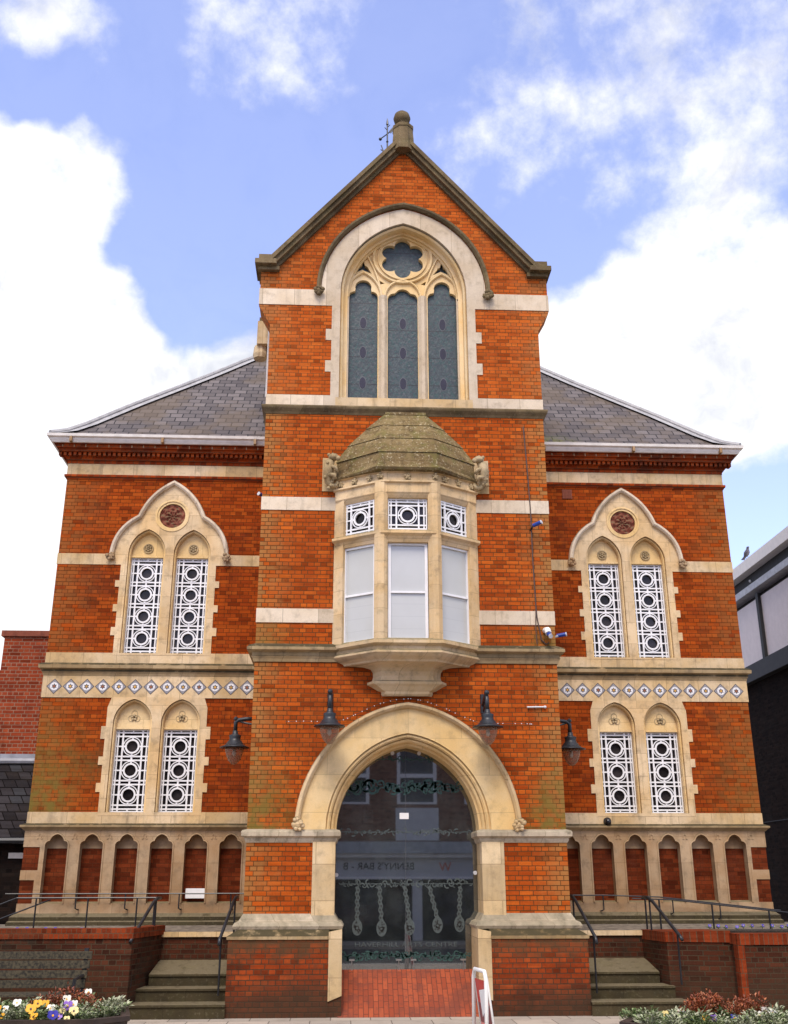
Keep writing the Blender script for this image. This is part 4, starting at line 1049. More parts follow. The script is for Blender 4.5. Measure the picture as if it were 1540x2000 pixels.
for s in (-1, 1):
    L_ = thing('wall_lamp', labs[s], 'lamp', (0, 0, 0), 'lamps on the tower')
    lamp_parts(L_, [(-s*.33, 0, .50), (-s*.18, 0, .50), (-s*.05, 0, .48), (0, 0, .44), (0, 0, .28)])
    w = MB(); w.tube([(-s*.345, 0, .36), (-s*.345, 0, .62)], .05, 8); w.ball((0, 0, .50), .04, 8); w.tube([(-s*.32, 0, .40), (-s*.15, 0, .43), (-s*.03, 0, .47)], .018, 6); w.build('wall_plate', LAMPB, L_)
    L_.location = (s*2.97, .9, 4.14)

# ================================================================== CAMERAS, CABLES, SMALL FITTINGS
def cctv(loc, aim, label, white=False):
    c = thing('security_camera', label, 'camera', loc, 'security cameras')
    d = Vector(aim).normalized(); p = Vector(loc)
    w = MB(); w.tube([p-d*.08, p+d*.08], .035, 12); w.build('body', BLUE, c)
    w = MB(); w.tube([p+d*.08, p+d*.095], .038, 12); w.build('lens_ring', GREYW, c)
    return c, p, d
c, p, d = cctv((2.36, -.16, 8.0), (.8, -.55, .25), 'blue security camera high on the right side of the tower above the hanging cable')
MB().tube([(2.27, 0, 7.93), (2.28, -.10, 7.96)], .02, 6).build('mount', IRON, c)
c, p, d = cctv((2.46, -.22, 5.95), (.1, -.8, -.45), 'white-bodied camera with a blue cap just above the tower string course', True)
w = MB(); w.tube([(2.44, -.02, 6.07), (2.45, -.14, 6.05), (2.455, -.19, 5.98)], .055, 10); w.build('mount', SIGNW, c)
c, p, d = cctv((2.74, .1, 6.02), (.9, -.3, .1), 'blue security camera looking out sideways from the tower corner')
MB().tube([(2.61, .1, 5.98), (2.68, .1, 6.0)], .02, 6).build('mount', GREYC, c)
c, p, d = cctv((-2.72, 1.2, 8.98), (-.6, -.7, .1), 'blue security camera tucked against the left flank of the tower')
MB().tube([(-2.61, 1.25, 8.94), (-2.69, 1.22, 8.96)], .02, 6).build('mount', IRON, c)
dm = thing('dome_camera', 'black dome camera under the sill of the lower right windows', 'camera', (3.80, 1.93, 2.97))
MB().tube([(3.80, 1.99, 2.97), (3.80, 1.94, 2.97)], .07, 14).build('mount', IRON, dm)
MB().ball((3.80, 1.91, 2.96), .062, 14).build('dome', dark_glass('dome glass', (.004, .004, .005), .1), dm, smooth=True)
w = MB(); w.tube([(2.22, -.018, 9.98), (2.26, -.018, 9.0), (2.28, -.018, 8.2), (2.275, -.02, 7.4), (2.29, -.018, 6.5), (2.30, -.02, 6.3), (2.34, -.018, 6.05), (2.36, -.018, 5.9), (2.44, -.02, 5.82), (2.49, -.02, 5.86)], .012, 5)
w.tube([(2.285, -.02, 6.45), (2.27, -.018, 6.1), (2.28, -.018, 5.82)], .009, 5)
tag(w.build('cable', CABLE), 'thin dark cable hanging down the right side of the tower brickwork', 'cable')
w = MB(); w.tube([(2.05, -.03, 4.73), (2.35, -.03, 4.735)], .014, 6); w.ball((2.2, -.03, 4.733), .02, 6); w.ball((2.36, -.03, 4.735), .025, 6); w.tube([(2.36, .0, 4.735), (2.36, -.04, 4.735)], .02, 6)
tag(w.build('wire_tensioner', GREYW), 'short white wire tensioner on the brick beside the right front lamp', 'cable fitting')
# fairy-light wire over the door arch
w = MB(); w.cur = 0
pts = [(-2.05, 4.46), (-1.7, 4.47), (-1.35, 4.46), (-1.05, 4.50), (-.8, 4.62), (-.5, 4.76), (-.2, 4.84), (.05, 4.86), (.3, 4.82), (.6, 4.72), (.9, 4.58), (1.2, 4.46), (1.6, 4.45), (2.0, 4.45), (2.15, 4.44)]
w.tube([(x, -.03, z) for x, z in pts], .004, 4)
w.cur = 1
rr = random.Random(5)
for i in range(len(pts)-1):
    for k in range(3):
        f = (k+rr.random()*.8)/3; x = pts[i][0]+(pts[i+1][0]-pts[i][0])*f; z = pts[i][1]+(pts[i+1][1]-pts[i][1])*f
        w.ball((x, -.04, z), .009, 5)
tag(w.build('string_lights', [CABLE, SIGNW]), 'wire of tiny white bulbs strung over the door arch', 'string lights')
w = MB(); w.box(-3.82, -3.47, 2.03, 2.045, 1.66, 1.825)
tag(w.build('plaque', SIGNW), 'blank white plaque in the fifth brick panel of the left arcade', 'sign')
# weathervane behind the finial
VX = -.275
v = thing('weathervane', 'black iron weathervane on the ridge behind the ball finial', 'weathervane', (VX, 1.7, 16.3))
w = MB(); w.tube([(VX, 1.7, 16.1), (VX, 1.7, 18.4)], [.022, .016], 6); w.ball((VX, 1.7, 17.88), .03, 8); w.tube([(VX, 1.7, 18.36), (VX, 1.7, 18.46), (VX, 1.7, 18.55)], [.03, .02, .002], 6); w.build('pole', IRON, v)
w = MB(); w.tube([(VX-.15, 1.7, 17.96), (VX, 1.7, 18.10), (VX+.12, 1.7, 18.22)], .014, 5); w.ball((VX-.16, 1.7, 17.95), .04, 6)
w.slab([(VX+.08, 18.12), (VX+.16, 18.24), (VX+.26, 18.38), (VX+.20, 18.38), (VX+.1, 18.26), (VX+.04, 18.18)], [], 1.69, 1.71); w.build('arrow', IRON, v)
w = MB()
for a, b in ((VX+.06, 18.36), (VX-.06, 18.28)): w.tube([(VX, 1.7, b-.08), (a, 1.7, b)], .009, 4)
w.tube([(VX, 1.7, 17.5), (VX-.09, 1.7, 17.62), (VX-.14, 1.7, 17.78)], .013, 5); w.tube([(VX-.08, 1.7, 17.6), (VX-.15, 1.7, 17.66)], .012, 5); w.tube([(VX, 1.7, 17.5), (VX+.09, 1.7, 17.62), (VX+.14, 1.7, 17.78)], .013, 5)
w.build('scrollwork', IRON, v)

# ================================================================== TERRACE, STEPS, GARDEN WALLS
def terrace(s):
    X = lambda x: s*x; side = 'left' if s < 0 else 'right'
    w = MB(); w.add([(X(2.62), 1.0, 1.16), (X(9), 1.0, 1.16), (X(9), 2.1, 1.24), (X(2.62), 2.1, 1.24), (X(2.62), 1.0, .1), (X(9), 1.0, .1)], [(0, 1, 2, 3), (0, 4, 5, 1)])
    w.box(X(2.63), X(8.9), 1.06, 2.05, 0, 1.1)
    struct('path', w, PATH)
    st = thing('stone_steps', 'worn mossy stone steps between the tower base and the %s garden wall' % side, 'steps', (X(3.5), .2, 0), 'side steps')
    ys = [-.32, .03, .36]; zs = [.195, .385, .565]; xo = [4.30, 4.16, 4.02]
    for k in range(3):
        w = MB(); y0, z1, z0 = ys[k], zs[k], (0 if k == 0 else zs[k-1]-.01)
        yb_ = ys[k+1]+.02 if k < 2 else 1.0
        zb = z1+.012 if k < 2 else .735
        w.add([(X(2.79), y0, z0), (X(xo[k]+.05), y0, z0), (X(xo[k]+.05), y0, z1-.035), (X(2.79), y0, z1-.035), (X(2.79), y0-.02, z1-.03), (X(xo[k]+.05), y0-.02, z1-.03), (X(xo[k]+.05), y0-.015, z1), (X(2.79), y0-.015, z1), (X(2.79), yb_, zb), (X(xo[k]-.0), yb_, zb)],
              [(0, 1, 2, 3), (3, 2, 5, 4), (4, 5, 6, 7), (7, 6, 9, 8)])
        w.build('tread', ST_STEP, st)
    # back wall of the landing
    w = MB(); w.box(X(2.62), X(4.05), .985, 1.06, .5, 1.08)
    bw = w.build('landing_wall', BR_G); tag(bw, 'low dark brick wall at the back of the %s steps, under the path edge' % side, 'wall', 'landing walls')
    MB().box(X(2.62), X(4.05), .95, 1.08, 1.08, 1.158).build('coping', ST_MID, bw)
    # garden wall
    if s < 0:
        w = MB(); w.slab([(-9, 0), (-4.27, 0), (-4.25, 1.12), (-9, 1.12)], [], -.32, -.10)
        w.add([(-4.27, -.32, 0), (-4.02, 1.0, .3), (-4.0, 1.0, 1.12), (-4.25, -.32, 1.12), (-4.5, -.1, 0), (-4.25, 1.0, .3), (-4.25, 1.0, 1.12), (-4.5, -.1, 1.12)], [(0, 1, 2, 3), (4, 7, 6, 5), (3, 2, 6, 7)])
        gw_ = w.build('garden_wall', BR_G); tag(gw_, 'dark brick garden wall with a red brick coping behind the black bench', 'wall')
        MB().box(-9, -4.235, -.34, -.08, 1.12, 1.265).build('coping', BR_CAP, gw_)
        w = MB(); w.add([(-4.235, -.34, 1.262), (-3.97, 1.0, 1.262), (-4.25, 1.0, 1.262), (-4.5, -.3, 1.262), (-4.235, -.34, 1.12), (-3.97, 1.0, 1.12)], [(0, 1, 2, 3), (0, 4, 5, 1)]); w.build('coping', BR_CAP, gw_)
        struct('flower_bed', MB().box(-9, -4.3, -.1, .98, 0, 1.14), SOIL)
    else:
        w = MB(); w.add([(4.16, .1, 0), (4.40, .1, 0), (4.40, .1, 1.02), (4.16, .1, 1.02), (4.40, .1, 0), (5.13, -.1, 0), (5.13, -.1, 1.02), (4.40, .1, 1.02), (4.02, 1.0, .3), (4.0, 1.0, 1.02), (4.6, 1.0, 1.02), (5.13, .3, 1.02)],
              [(4, 5, 6, 7), (0, 1, 2, 3), (8, 0, 3, 9), (3, 2, 10, 9), (7, 6, 11, 10)])
        gw_ = w.build('garden_wall', BR_G); tag(gw_, 'mossy dark brick garden wall stepping down beside the right steps', 'wall')
        w = MB(); w.add([(4.14, .08, 1.02), (4.40, .08, 1.02), (5.13, -.12, 1.02), (5.13, -.12, 1.20), (4.40, .08, 1.17), (4.14, .08, 1.17), (4.0, 1.0, 1.17), (5.13, .4, 1.2)], [(0, 1, 4, 5), (1, 2, 3, 4), (5, 4, 6), (4, 3, 7, 6)]); w.add([(4.0, 1.0, 1.02), (4.14, .08, 1.02), (4.14, .08, 1.17), (4.0, 1.0, 1.17)], [(0, 1, 2, 3)]); w.build('coping', BR_CAP, gw_)
        w = MB(); w.box(5.13, 9, -.42, -.10, 0, 1.0)
        bw = w.build('brick_pier', BR_G); tag(bw, 'brick planter wall with a bright orange corner at the right edge of the picture', 'wall')
        MB().box(5.11, 9, -.44, -.08, 1.0, 1.16).build('coping', BR_CAP, bw)
        MB().box(5.115, 5.22, -.432, -.25, 0.0, 1.0).build('corner_bricks', BR_CAP, bw)
        w = MB(); w.box(4.5, 9, .35, .98, 0, 1.17); w.box(5.14, 9, -.1, .35, 0, 1.1); struct('flower_bed', w, SOIL)
terrace(-1); terrace(1)

# ---- railings
def rail_thing(label, loc, group): return thing('railing', label, 'railing', loc, group)
r = rail_thing('thin black ramp railing standing behind the left garden wall', (-5.3, 1.02, 1.16), 'ramp railings')
w = MB(); w.tube([(-7.6, 1.02, 1.25), (-6.45, 1.02, 1.685), (-4.10, 1.02, 1.685)], .014, 6); w.tube([(-7.6, 1.05, 1.1), (-6.7, 1.05, 1.36), (-5.9, 1.05, 1.66)], .012, 5); w.build('rail', IRON, r)
for x in (-6.13, -5.28, -4.47, -4.18): MB().tube([(x, 1.02, .7 if x > -4.3 else 1.14), (x, 1.02, 1.685)], .0135, 6).build('post', IRON, r)
r = rail_thing('black wall-mounted handrail in front of the left arcade', (-5.3, 1.9, 1.6), 'arcade handrails')
w = MB(); w.tube([(-6.9, 1.85, 1.74), (-2.7, 1.85, 1.74)], .012, 6); w.build('rail', IRON, r)
for x in (-5.68, -4.83, -3.90, -3.0): MB().tube([(x, 1.85, 1.74), (x, 1.85, 1.50), (x+.03, 1.9, 1.48), (x+.03, 1.98, 1.48)], .012, 6).build('hook', IRON, r)
r = rail_thing('black ramp railing sloping down behind the right garden wall', (5.3, 1.02, 1.16), 'ramp railings')
w = MB(); w.tube([(3.9, 1.02, 1.655), (4.55, 1.02, 1.64), (5.6, 1.02, 1.53), (8.0, 1.02, 1.28)], .012, 6); w.build('rail', IRON, r)
for x, z in ((4.12, 1.65), (4.36, 1.645), (5.27, 1.56), (6.25, 1.455)): MB().tube([(x, 1.02, .7 if x < 4.2 else 1.14), (x, 1.02, z)], .0155, 6).build('post', IRON, r)
r = rail_thing('black wall-mounted handrail in front of the right arcade', (5.3, 1.9, 1.6), 'arcade handrails')
w = MB(); w.tube([(2.7, 1.85, 1.70), (3.6, 1.85, 1.70), (4.6, 1.85, 1.67), (6.8, 1.85, 1.44)], .012, 6); w.build('rail', IRON, r)
for x, z in ((3.6, 1.70), (4.85, 1.645), (5.7, 1.56)): MB().tube([(x, 1.85, z), (x, 1.85, z-.24), (x-.03, 1.9, z-.26), (x-.03, 1.98, z-.26)], .012, 6).build('hook', IRON, r)
def stair_rail(s, xo, label):
    r = thing('stair_handrail', label, 'handrail', (s*xo, .3, .6), 'stair handrails')
    w = MB()
    if xo > 3.5: path_ = [(s*4.08, 1.0, 1.68), (s*4.09, .75, 1.68), (s*4.13, .62, 1.62), (s*4.26, -.30, 1.12), (s*4.27, -.36, 1.07)]; posts = [(s*4.25, -.2, .42, 1.17), (s*4.10, .7, .6, 1.66)]
    else: path_ = [(s*2.80, 1.0, 1.70), (s*2.80, .72, 1.70), (s*2.82, .58, 1.64), (s*2.93, -.25, 1.10), (s*2.93, -.30, 1.02)]; posts = [(s*2.92, -.15, .3, 1.15), (s*2.81, .7, .6, 1.69)]
    w.tube(path_, .027, 8); w.build('rail', IRON, r, smooth=True)
    for x, y, za, zb in posts: MB().tube([(x, y, za), (x, y, zb)], .0155, 6).build('post', IRON, r)
stair_rail(-1, 4.1, 'black stair handrail at the outer side of the left steps, by the garden wall')
stair_rail(-1, 2.8, 'black stair handrail against the tower base at the left steps')
stair_rail(1, 4.1, 'black stair handrail at the outer side of the right steps, by the sloping wall')
stair_rail(1, 2.8, 'black stair handrail against the tower base at the right steps')

# ---- bench
b = thing('bench', 'weathered black slatted bench in front of the left garden wall', 'bench', (-5.6, -1.1, 0))
w = MB()
for k in range(4):
    z = .50+k*.125; y = -.98+k*.025
    o = MB().box(-6.7, -4.76+k*.018, y-.018, y+.018, z, z+.105)
    o.build('back_slat', WOOD, b)
for k in range(4): MB().box(-6.7, -4.92, -1.42+k*.11, -1.33+k*.11, .42, .452).build('seat_slat', WOOD, b)
for x in (-4.80, -6.66):
    w = MB(); w.add([(x-.03, -1.02, .02), (x+.03, -1.02, .02), (x+.03, -.88, 1.02), (x-.03, -.88, 1.02), (x-.03, -.96, .0), (x+.03, -.96, 0), (x+.03, -.83, 1.02), (x-.03, -.83, 1.02)], [(0, 1, 2, 3), (4, 7, 6, 5), (0, 3, 7, 4), (1, 5, 6, 2), (3, 2, 6, 7)])
    w.tube([(x, -.95, .66), (x, -1.45, .64), (x, -1.47, .0)], .025, 6); w.box(x-.025, x+.025, -1.45, -.95, .37, .42)
    w.build('end_frame', IRON, b)

# ---- A-board
a = thing('pavement_sign', 'white tubular A-board with a red poster, seen nearly edge-on by the door ramp', 'sign board', (.42, -5.7, 0))
w = MB()
def Q(u, lean, z): # board frame axes: u along the board (mostly into depth), lean outwards
    d = Vector((-.16, .987, 0)).normalized(); n = Vector((.987, .16, 0))
    p = Vector((.40, -5.7, 0))+d*u+n*lean; return (p.x, p.y, z)
hwid = .23
def frame_pts(ls):
    lean = lambda z: ls*(1.06-z)*.12
    P = [Q(-hwid, lean(0), 0), Q(-hwid, lean(.99), .99), Q(-hwid+.05, lean(1.05), 1.06), Q(hwid-.05, lean(1.05), 1.06), Q(hwid, lean(.99), .99), Q(hwid, lean(0), 0)]
    return P, lean
P, lean = frame_pts(-.12); w.tube(P, .021, 8); w.build('frame', SIGNW, a, smooth=True)
P2, lean2 = frame_pts(1.1); w = MB(); w.tube(P2, .012, 8); w.build('frame', SIGNW, a, smooth=True)
w = MB(); 
def panel(ln, z0, z1, mi, off=0): w.cur = mi; w.add([Q(-hwid+.02, ln(z0)+off, z0), Q(hwid-.02, ln(z0)+off, z0), Q(hwid-.02, ln(z1)+off, z1), Q(-hwid+.02, ln(z1)+off, z1)], [(0, 1, 2, 3)])
panel(lean2, .22, .55, 1, -.006); panel(lean2, .55, .74, 2, -.006); panel(lean2, .74, .97, 0, -.006)
w.cur = 3; w.add([Q(-.2, lean2(.3)-.009, .3), Q(.2, lean2(.34)-.009, .34), Q(.2, lean2(.42)-.009, .42), Q(-.2, lean2(.38)-.009, .38)], [(0, 1, 2, 3)])
w.add([Q(-.2, lean2(.78)-.009, .78), Q(.1, lean2(.6)-.009, .60), Q(.1, lean2(.86)-.009, .86), Q(-.2, lean2(.9)-.009, .90)], [(0, 1, 2, 3)])
w.build('poster', [RED, PINK, DKRED, SIGNW], a)

# ================================================================== PLANTERS AND FLOWERS
def leaf(m, p, d, ln, wd, rr):
    d = Vector(d).normalized(); s_ = d.cross(Vector((rr.uniform(-.3, .3), rr.uniform(-.3, .3), 1))).normalized(); n_ = s_.cross(d)
    p = Vector(p); b_ = p+d*ln*.5+n_*ln*.12; t_ = p+d*ln
    m.add([p, b_+s_*wd, t_, b_-s_*wd], [(0, 1, 2, 3)])
def plant_mesh(seed, n, r, h, ln, wd, spread=1.0):
    rr = random.Random(seed); m = MB()
    for i in range(n):
        a = rr.random()*6.28; q = r*sqrt(rr.random()); z = h*rr.random()**.7*(1-.5*q/r)
        p = (q*cos(a), q*sin(a), z); m.cur = 0 if rr.random() < .7 else 1
        m.add([(-.003, 0, -.02), (.003, 0, -.02), p], [(0, 1, 2)])
        leaf(m, p, (cos(a)*spread+rr.uniform(-.6, .6), sin(a)*spread+rr.uniform(-.6, .6), rr.uniform(.0, 1.0)), ln*rr.uniform(.7, 1.3), wd*rr.uniform(.7, 1.3), rr)
    m.tube([(0, 0, -.05), (0, 0, h*.6)], .006, 4)
    return m
def pansy_bloom(size):
    m = MB()
    for k, (dx, dz, r) in enumerate(((-.42, .38, .5), (.42, .38, .5), (-.5, -.12, .45), (.5, -.12, .45), (0, -.42, .58))):
        m.cur = 0
        n = 10; y = -.06*(k+1)*size*.5
        m.add([(size*(dx+r*cos(2*pi*i/n)), y-.04*size*cos(4*pi*i/n), size*(dz+r*.92*sin(2*pi*i/n))) for i in range(n)], [tuple(range(n))])
    m.cur = 1; m.disc(0, -.08*size, .2*size, -.26*size, 8)
    return m
SPECIES = {'silver': (lambda s: plant_mesh(s, 150, .14, .19, .055, .013), [LEAFS, LEAFG]),
           'green': (lambda s: plant_mesh(s, 160, .14, .15, .045, .013), [LEAFG, LEAFD]),
           'bronze': (lambda s: plant_mesh(s, 170, .16, .24, .038, .010, .6), [LEAFR, plain('bronze leaf light', (.34, .11, .035), .5, var=.4)])}
def copy_tree(o):
    c = o.copy(); COL.objects.link(c)
    for ch in o.children:
        d_ = ch.copy(); COL.objects.link(d_); d_.parent = c
    return c
protos = {}
def place_plant(kind, x, y, z, label, group, sc=1.0, rot=0.0):
    key = (kind, random.randrange(3))
    if key not in protos:
        f, mats = SPECIES[kind]; o = f(hash(key[1])+len(kind)*7).build({'silver': 'silver_leaf_plant', 'green': 'bedding_plant', 'bronze': 'bronze_leaf_plant'}[kind], mats); protos[key] = o; c_ = o
    else: c_ = copy_tree(protos[key])
    c_.location = (x, y, z); c_.rotation_euler = (0, 0, rot); c_.scale = (sc, sc, sc)
    tag(c_, label, 'plant', group); return c_
PANSY = {}
def place_pansy(col, x, y, z, label, group, size=.045, tilt=.3, rot=0):
    mats = {'yellow': PYEL, 'blue': PBLU, 'violet': PVIO, 'white': PWHI, 'cream': PCRE}
    if col not in PANSY:
        o = plant_mesh(11, 16, .05, .03, .05, .018).build('pansy', [LEAFD, LEAFG])
        m = pansy_bloom(1.0); bl = MB(); ct, st_ = cos(-.5), sin(-.5)
        for i_, f in enumerate(m.f): pass
        bl.v = [(.045*a, .045*(b*ct-c_*st_)-.02, .06+.045*(b*st_+c_*ct)) for a, b, c_ in m.v]; bl.f = m.f; bl.mi = m.mi
        bl.build('bloom', [mats[col], PYEL if col in ('blue', 'violet', 'white') else PDRK], o)
        PANSY[col] = o; c_ = o
    else: c_ = copy_tree(PANSY[col])
    k = size/.045
    c_.location = (x, y, z); c_.rotation_euler = (tilt, 0, rot); c_.scale = (k, k, k)
    tag(c_, label, 'flower', group); return c_
def planter(name_label, pts, zr, loc):
    t = thing('planter', name_label, 'planter', loc)
    m = MB(); th = .05
    cx = sum(p[0] for p in pts)/len(pts); cy = sum(p[1] for p in pts)/len(pts)
    inn = [(p[0]+(cx-p[0])*.06, p[1]+(cy-p[1])*.10) for p in pts]
    bot = [(p[0]+(cx-p[0])*.05, p[1]+(cy-p[1])*.08) for p in pts]
    m.loft([[(*p, 0) for p in bot], [(*p, zr-.06) for p in pts], [(p[0]+(p[0]-cx)*.02, p[1]+(p[1]-cy)*.03, zr-.05) for p in pts], [(p[0]+(p[0]-cx)*.02, p[1]+(p[1]-cy)*.03, zr) for p in pts], [(*p, zr) for p in inn], [(*p, zr-.12) for p in inn]], True, True, False)
    m.build('trough', plain('dark brown trough', (.035, .022, .016), .55, var=.4), t)
    MB().add([(*p, zr-.06) for p in inn], [tuple(range(len(inn)))]).build('soil', SOIL, t)
    return t
# left planter: front edge at about y=-5.0, clipped corner to the right
planter('dark brown trough planter of pansies at the bottom left corner', [(-6.4, -5.15), (-3.72, -5.10), (-3.40, -4.78), (-3.62, -3.78), (-6.4, -3.78)], .55, (-5, -4.5, 0))
planter('dark trough planter of bronze and silver plants at the bottom right', [(2.03, -5.1), (2.30, -5.6), (5.4, -5.7), (5.4, -4.45), (2.42, -4.4)], .49, (3.8, -4.8, 0))
rp = random.Random(21)
def spread(n, x0, x1, y0, y1, z, kinds, tgt, grp):
    for i in range(n):
        k = kinds(rp); x = x0+(x1-x0)*(i+.5)/n+rp.uniform(-.06, .06); y = rp.uniform(y0, y1)
        nm = {'silver': 'silver-leaved bedding plant', 'green': 'green-leaved bedding plant', 'bronze': 'bronze-leaved bedding plant'}[k]
        place_plant(k, x, y, z, nm+' growing among the flowers in the '+tgt+' trough', grp+', '+k, rp.uniform(.75, 1.15), rp.random()*6)
kl = lambda r_: r_.choice(['silver', 'green', 'green', 'silver'])
for row, y in enumerate((-4.9, -4.65, -4.4, -4.1)):
    spread(12, -5.3, -3.55 if row else -3.75, y-.06, y+.06, .49, kl, 'left', 'bedding plants in the left trough')
for i in range(6): place_plant('bronze', -4.42+i*.10, -4.35+rp.uniform(-.15, .1), .52, 'bronze-leaved bedding plant growing among the flowers in the left trough', 'bedding plants in the left trough, bronze', rp.uniform(1.0, 1.3), rp.random()*6)
for row, y in enumerate((-5.55, -5.3, -5.0, -4.7)):
    spread(13, 2.22, 4.6, y-.06, y+.06, .44, kl, 'right', 'bedding plants in the right trough')
for i in range(10): place_plant('bronze', 2.85+i*.085, -4.75+rp.uniform(-.25, .15), .5, 'bronze-leaved bedding plant growing among the flowers in the right trough', 'bedding plants in the right trough, bronze', rp.uniform(.8, 1.2), rp.random()*6)
# pansies
PL = 'pansies in the left trough'
def py_(px, py, y):   # photo point to a spot in the bed at depth y
    d_ = fw*F_PX+rt*(px-770)-up*(py-1000); t_ = (y-CAM.y)/d_.y; return (CAM.x+d_.x*t_, y, CAM.z+d_.z*t_)
for col, px, py, y, sz, lab in (
    ('yellow', 64, 1975, -4.9, .062, 'large yellow pansy, biggest bloom of the left trough'), ('yellow', 75, 1962, -4.7, .05, 'yellow pansy behind the largest yellow bloom'),
    ('yellow', 70, 1988, -5.0, .05, 'yellow pansy at the front rim below the largest bloom'), ('yellow', 92, 1960, -4.6, .045, 'small yellow pansy at the edge of the bronze leaves'),
    ('yellow', 3, 1966, -4.6, .035, 'yellow pansy cut by the left edge of the picture'), ('yellow', 8, 1981, -4.9, .035, 'low yellow pansy near the left picture edge'),
    ('white', 103, 1971, -4.8, .05, 'white pansy just above the deep blue bloom'), ('blue', 104, 1986, -5.0, .06, 'deep blue pansy at the front rim of the left trough'),
    ('violet', 117, 1985, -5.0, .04, 'small violet pansy right beside the deep blue bloom'), ('violet', 136, 1965, -4.7, .055, 'violet pansy in the middle of the left trough'),
    ('cream', 123, 1975, -4.8, .04, 'small cream pansy between the violet blooms'), ('cream', 145, 1978, -4.9, .055, 'cream yellow pansy right of the violet blooms'),
    ('white', 150, 1962, -4.7, .05, 'white pansy right of the violet bloom'), ('white', 133, 1952, -4.4, .05, 'white pansy rising behind the violet bloom'),
    ('white', 174, 1938, -4.0, .045, 'white pansy standing tallest at the back right of the left trough'), ('white', 36, 1961, -4.6, .05, 'white pansy left of the bronze leaves'),
    ('white', 14, 1970, -4.7, .04, 'white pansy nearest the left edge of the picture'), ('cream', 132, 1988, -5.0, .035, 'tiny cream pansy on the front rim'),
    ('yellow', 1378, 1995, -5.3, .055, 'yellow pansy among the bronze leaves of the right trough'), ('violet', 1388, 1990, -5.2, .05, 'violet pansy touching the yellow bloom of the right trough'),
    ('blue', 1352, 1996, -5.3, .04, 'dark blue pansy left of the yellow bloom in the right trough'), ('blue', 1432, 1987, -5.0, .045, 'dark blue pansy right of the bronze leaves'),
    ('white', 1476, 1985, -5.0, .055, 'white pansy at the right of the right trough'), ('white', 1494, 1978, -4.9, .055, 'white pansy standing high at the right of the right trough'),
    ('white', 1507, 1980, -5.0, .05, 'white pansy furthest right in the right trough'), ('cream', 1296, 1978, -4.9, .04, 'cream pansy at the left of the right trough'),
    ('violet', 1335, 1975, -4.8, .03, 'tiny violet pansy left of the bronze leaves in the right trough'), ('white', 1320, 1971, -4.7, .03, 'tiny white pansy at the left of the right trough')):
    x, yy, z = py_(px, py, y); place_pansy(col, x, yy-.03, z-.05, lab, PL if px < 770 else 'pansies in the right trough', sz, rp.uniform(-.1, .35), rp.uniform(-.4, .4))
# dark winter pansies in the beds behind the garden walls
for i in range(26):
    x = -8.0+i*.145 if i < 26 else 0
    o = place_pansy('blue', x, -.02+rp.uniform(0, .15), 1.17+rp.uniform(0, .05), 'dark blue pansy in the raised bed behind the left garden wall', 'pansies in the left raised bed', .028, .1, rp.uniform(-.5, .5))
for i in range(22):
    x = 5.0+i*.15
    o = place_pansy('blue', x, .42+rp.uniform(0, .15), 1.18+rp.uniform(0, .04), 'dark blue pansy in the raised bed behind the right garden wall', 'pansies in the right raised bed', .028, .1, rp.uniform(-.5, .5))

# ================================================================== NEIGHBOURS
n = thing('brick_building', 'plain red brick neighbour with a stepped parapet behind the left wing', 'building', (-9, 6, 0))
w = MB(); w.box(-8.2, -6.6, 4.0, 12, 4.0, 6.78); w.box(-12, -8.2, 4.05, 12, 4.0, 6.0); w.build('wall', BR_RED, n)
w = MB(); w.box(-8.26, -6.6, 3.95, 12, 6.78, 6.9); w.box(-12, -8.26, 4.0, 12, 6.0, 6.1); w.build('parapet_coping', TERRA, n)
n = thing('outbuilding', 'low dark lean-to with a slate roof between the left wing and its neighbour', 'building', (-8.5, 3, 0))
w = MB(); w.add([(-12, 2.9, 2.7), (-6.7, 2.9, 2.7), (-6.7, 4.0, 4.25), (-12, 4.0, 4.25)], [(0, 1, 2, 3)]); w.build('roof', brick_mat('old dark slate', (.040, .036, .038), (.018, .015, .016), (.006, .005, .005), rh=.16, bw=.24, squash=1.0, ms=.012, dirt=(.03, .022, .014), dirt_amt=.7), n)
w = MB(); w.box(-12, -6.7, 3.93, 4.0, 4.2, 4.36); w.tube([(-12, 3.93, 4.22), (-6.7, 3.93, 4.22)], .06, 8); w.build('lead_flashing', plain('old lead', (.25, .26, .29), .5), n)
w = MB(); w.box(-12, -6.72, 3.1, 3.3, 0, 2.7); w.build('wall', BR_DK, n)
w = MB(); w.tube([(-12, 2.85, 2.66), (-6.95, 2.85, 2.66)], .06, 8); w.build('gutter', IRON, n)
w = MB(); w.box(-7.3, -6.85, 3.07, 3.1, 2.35, 2.45); w.build('lintel', CONC, n)

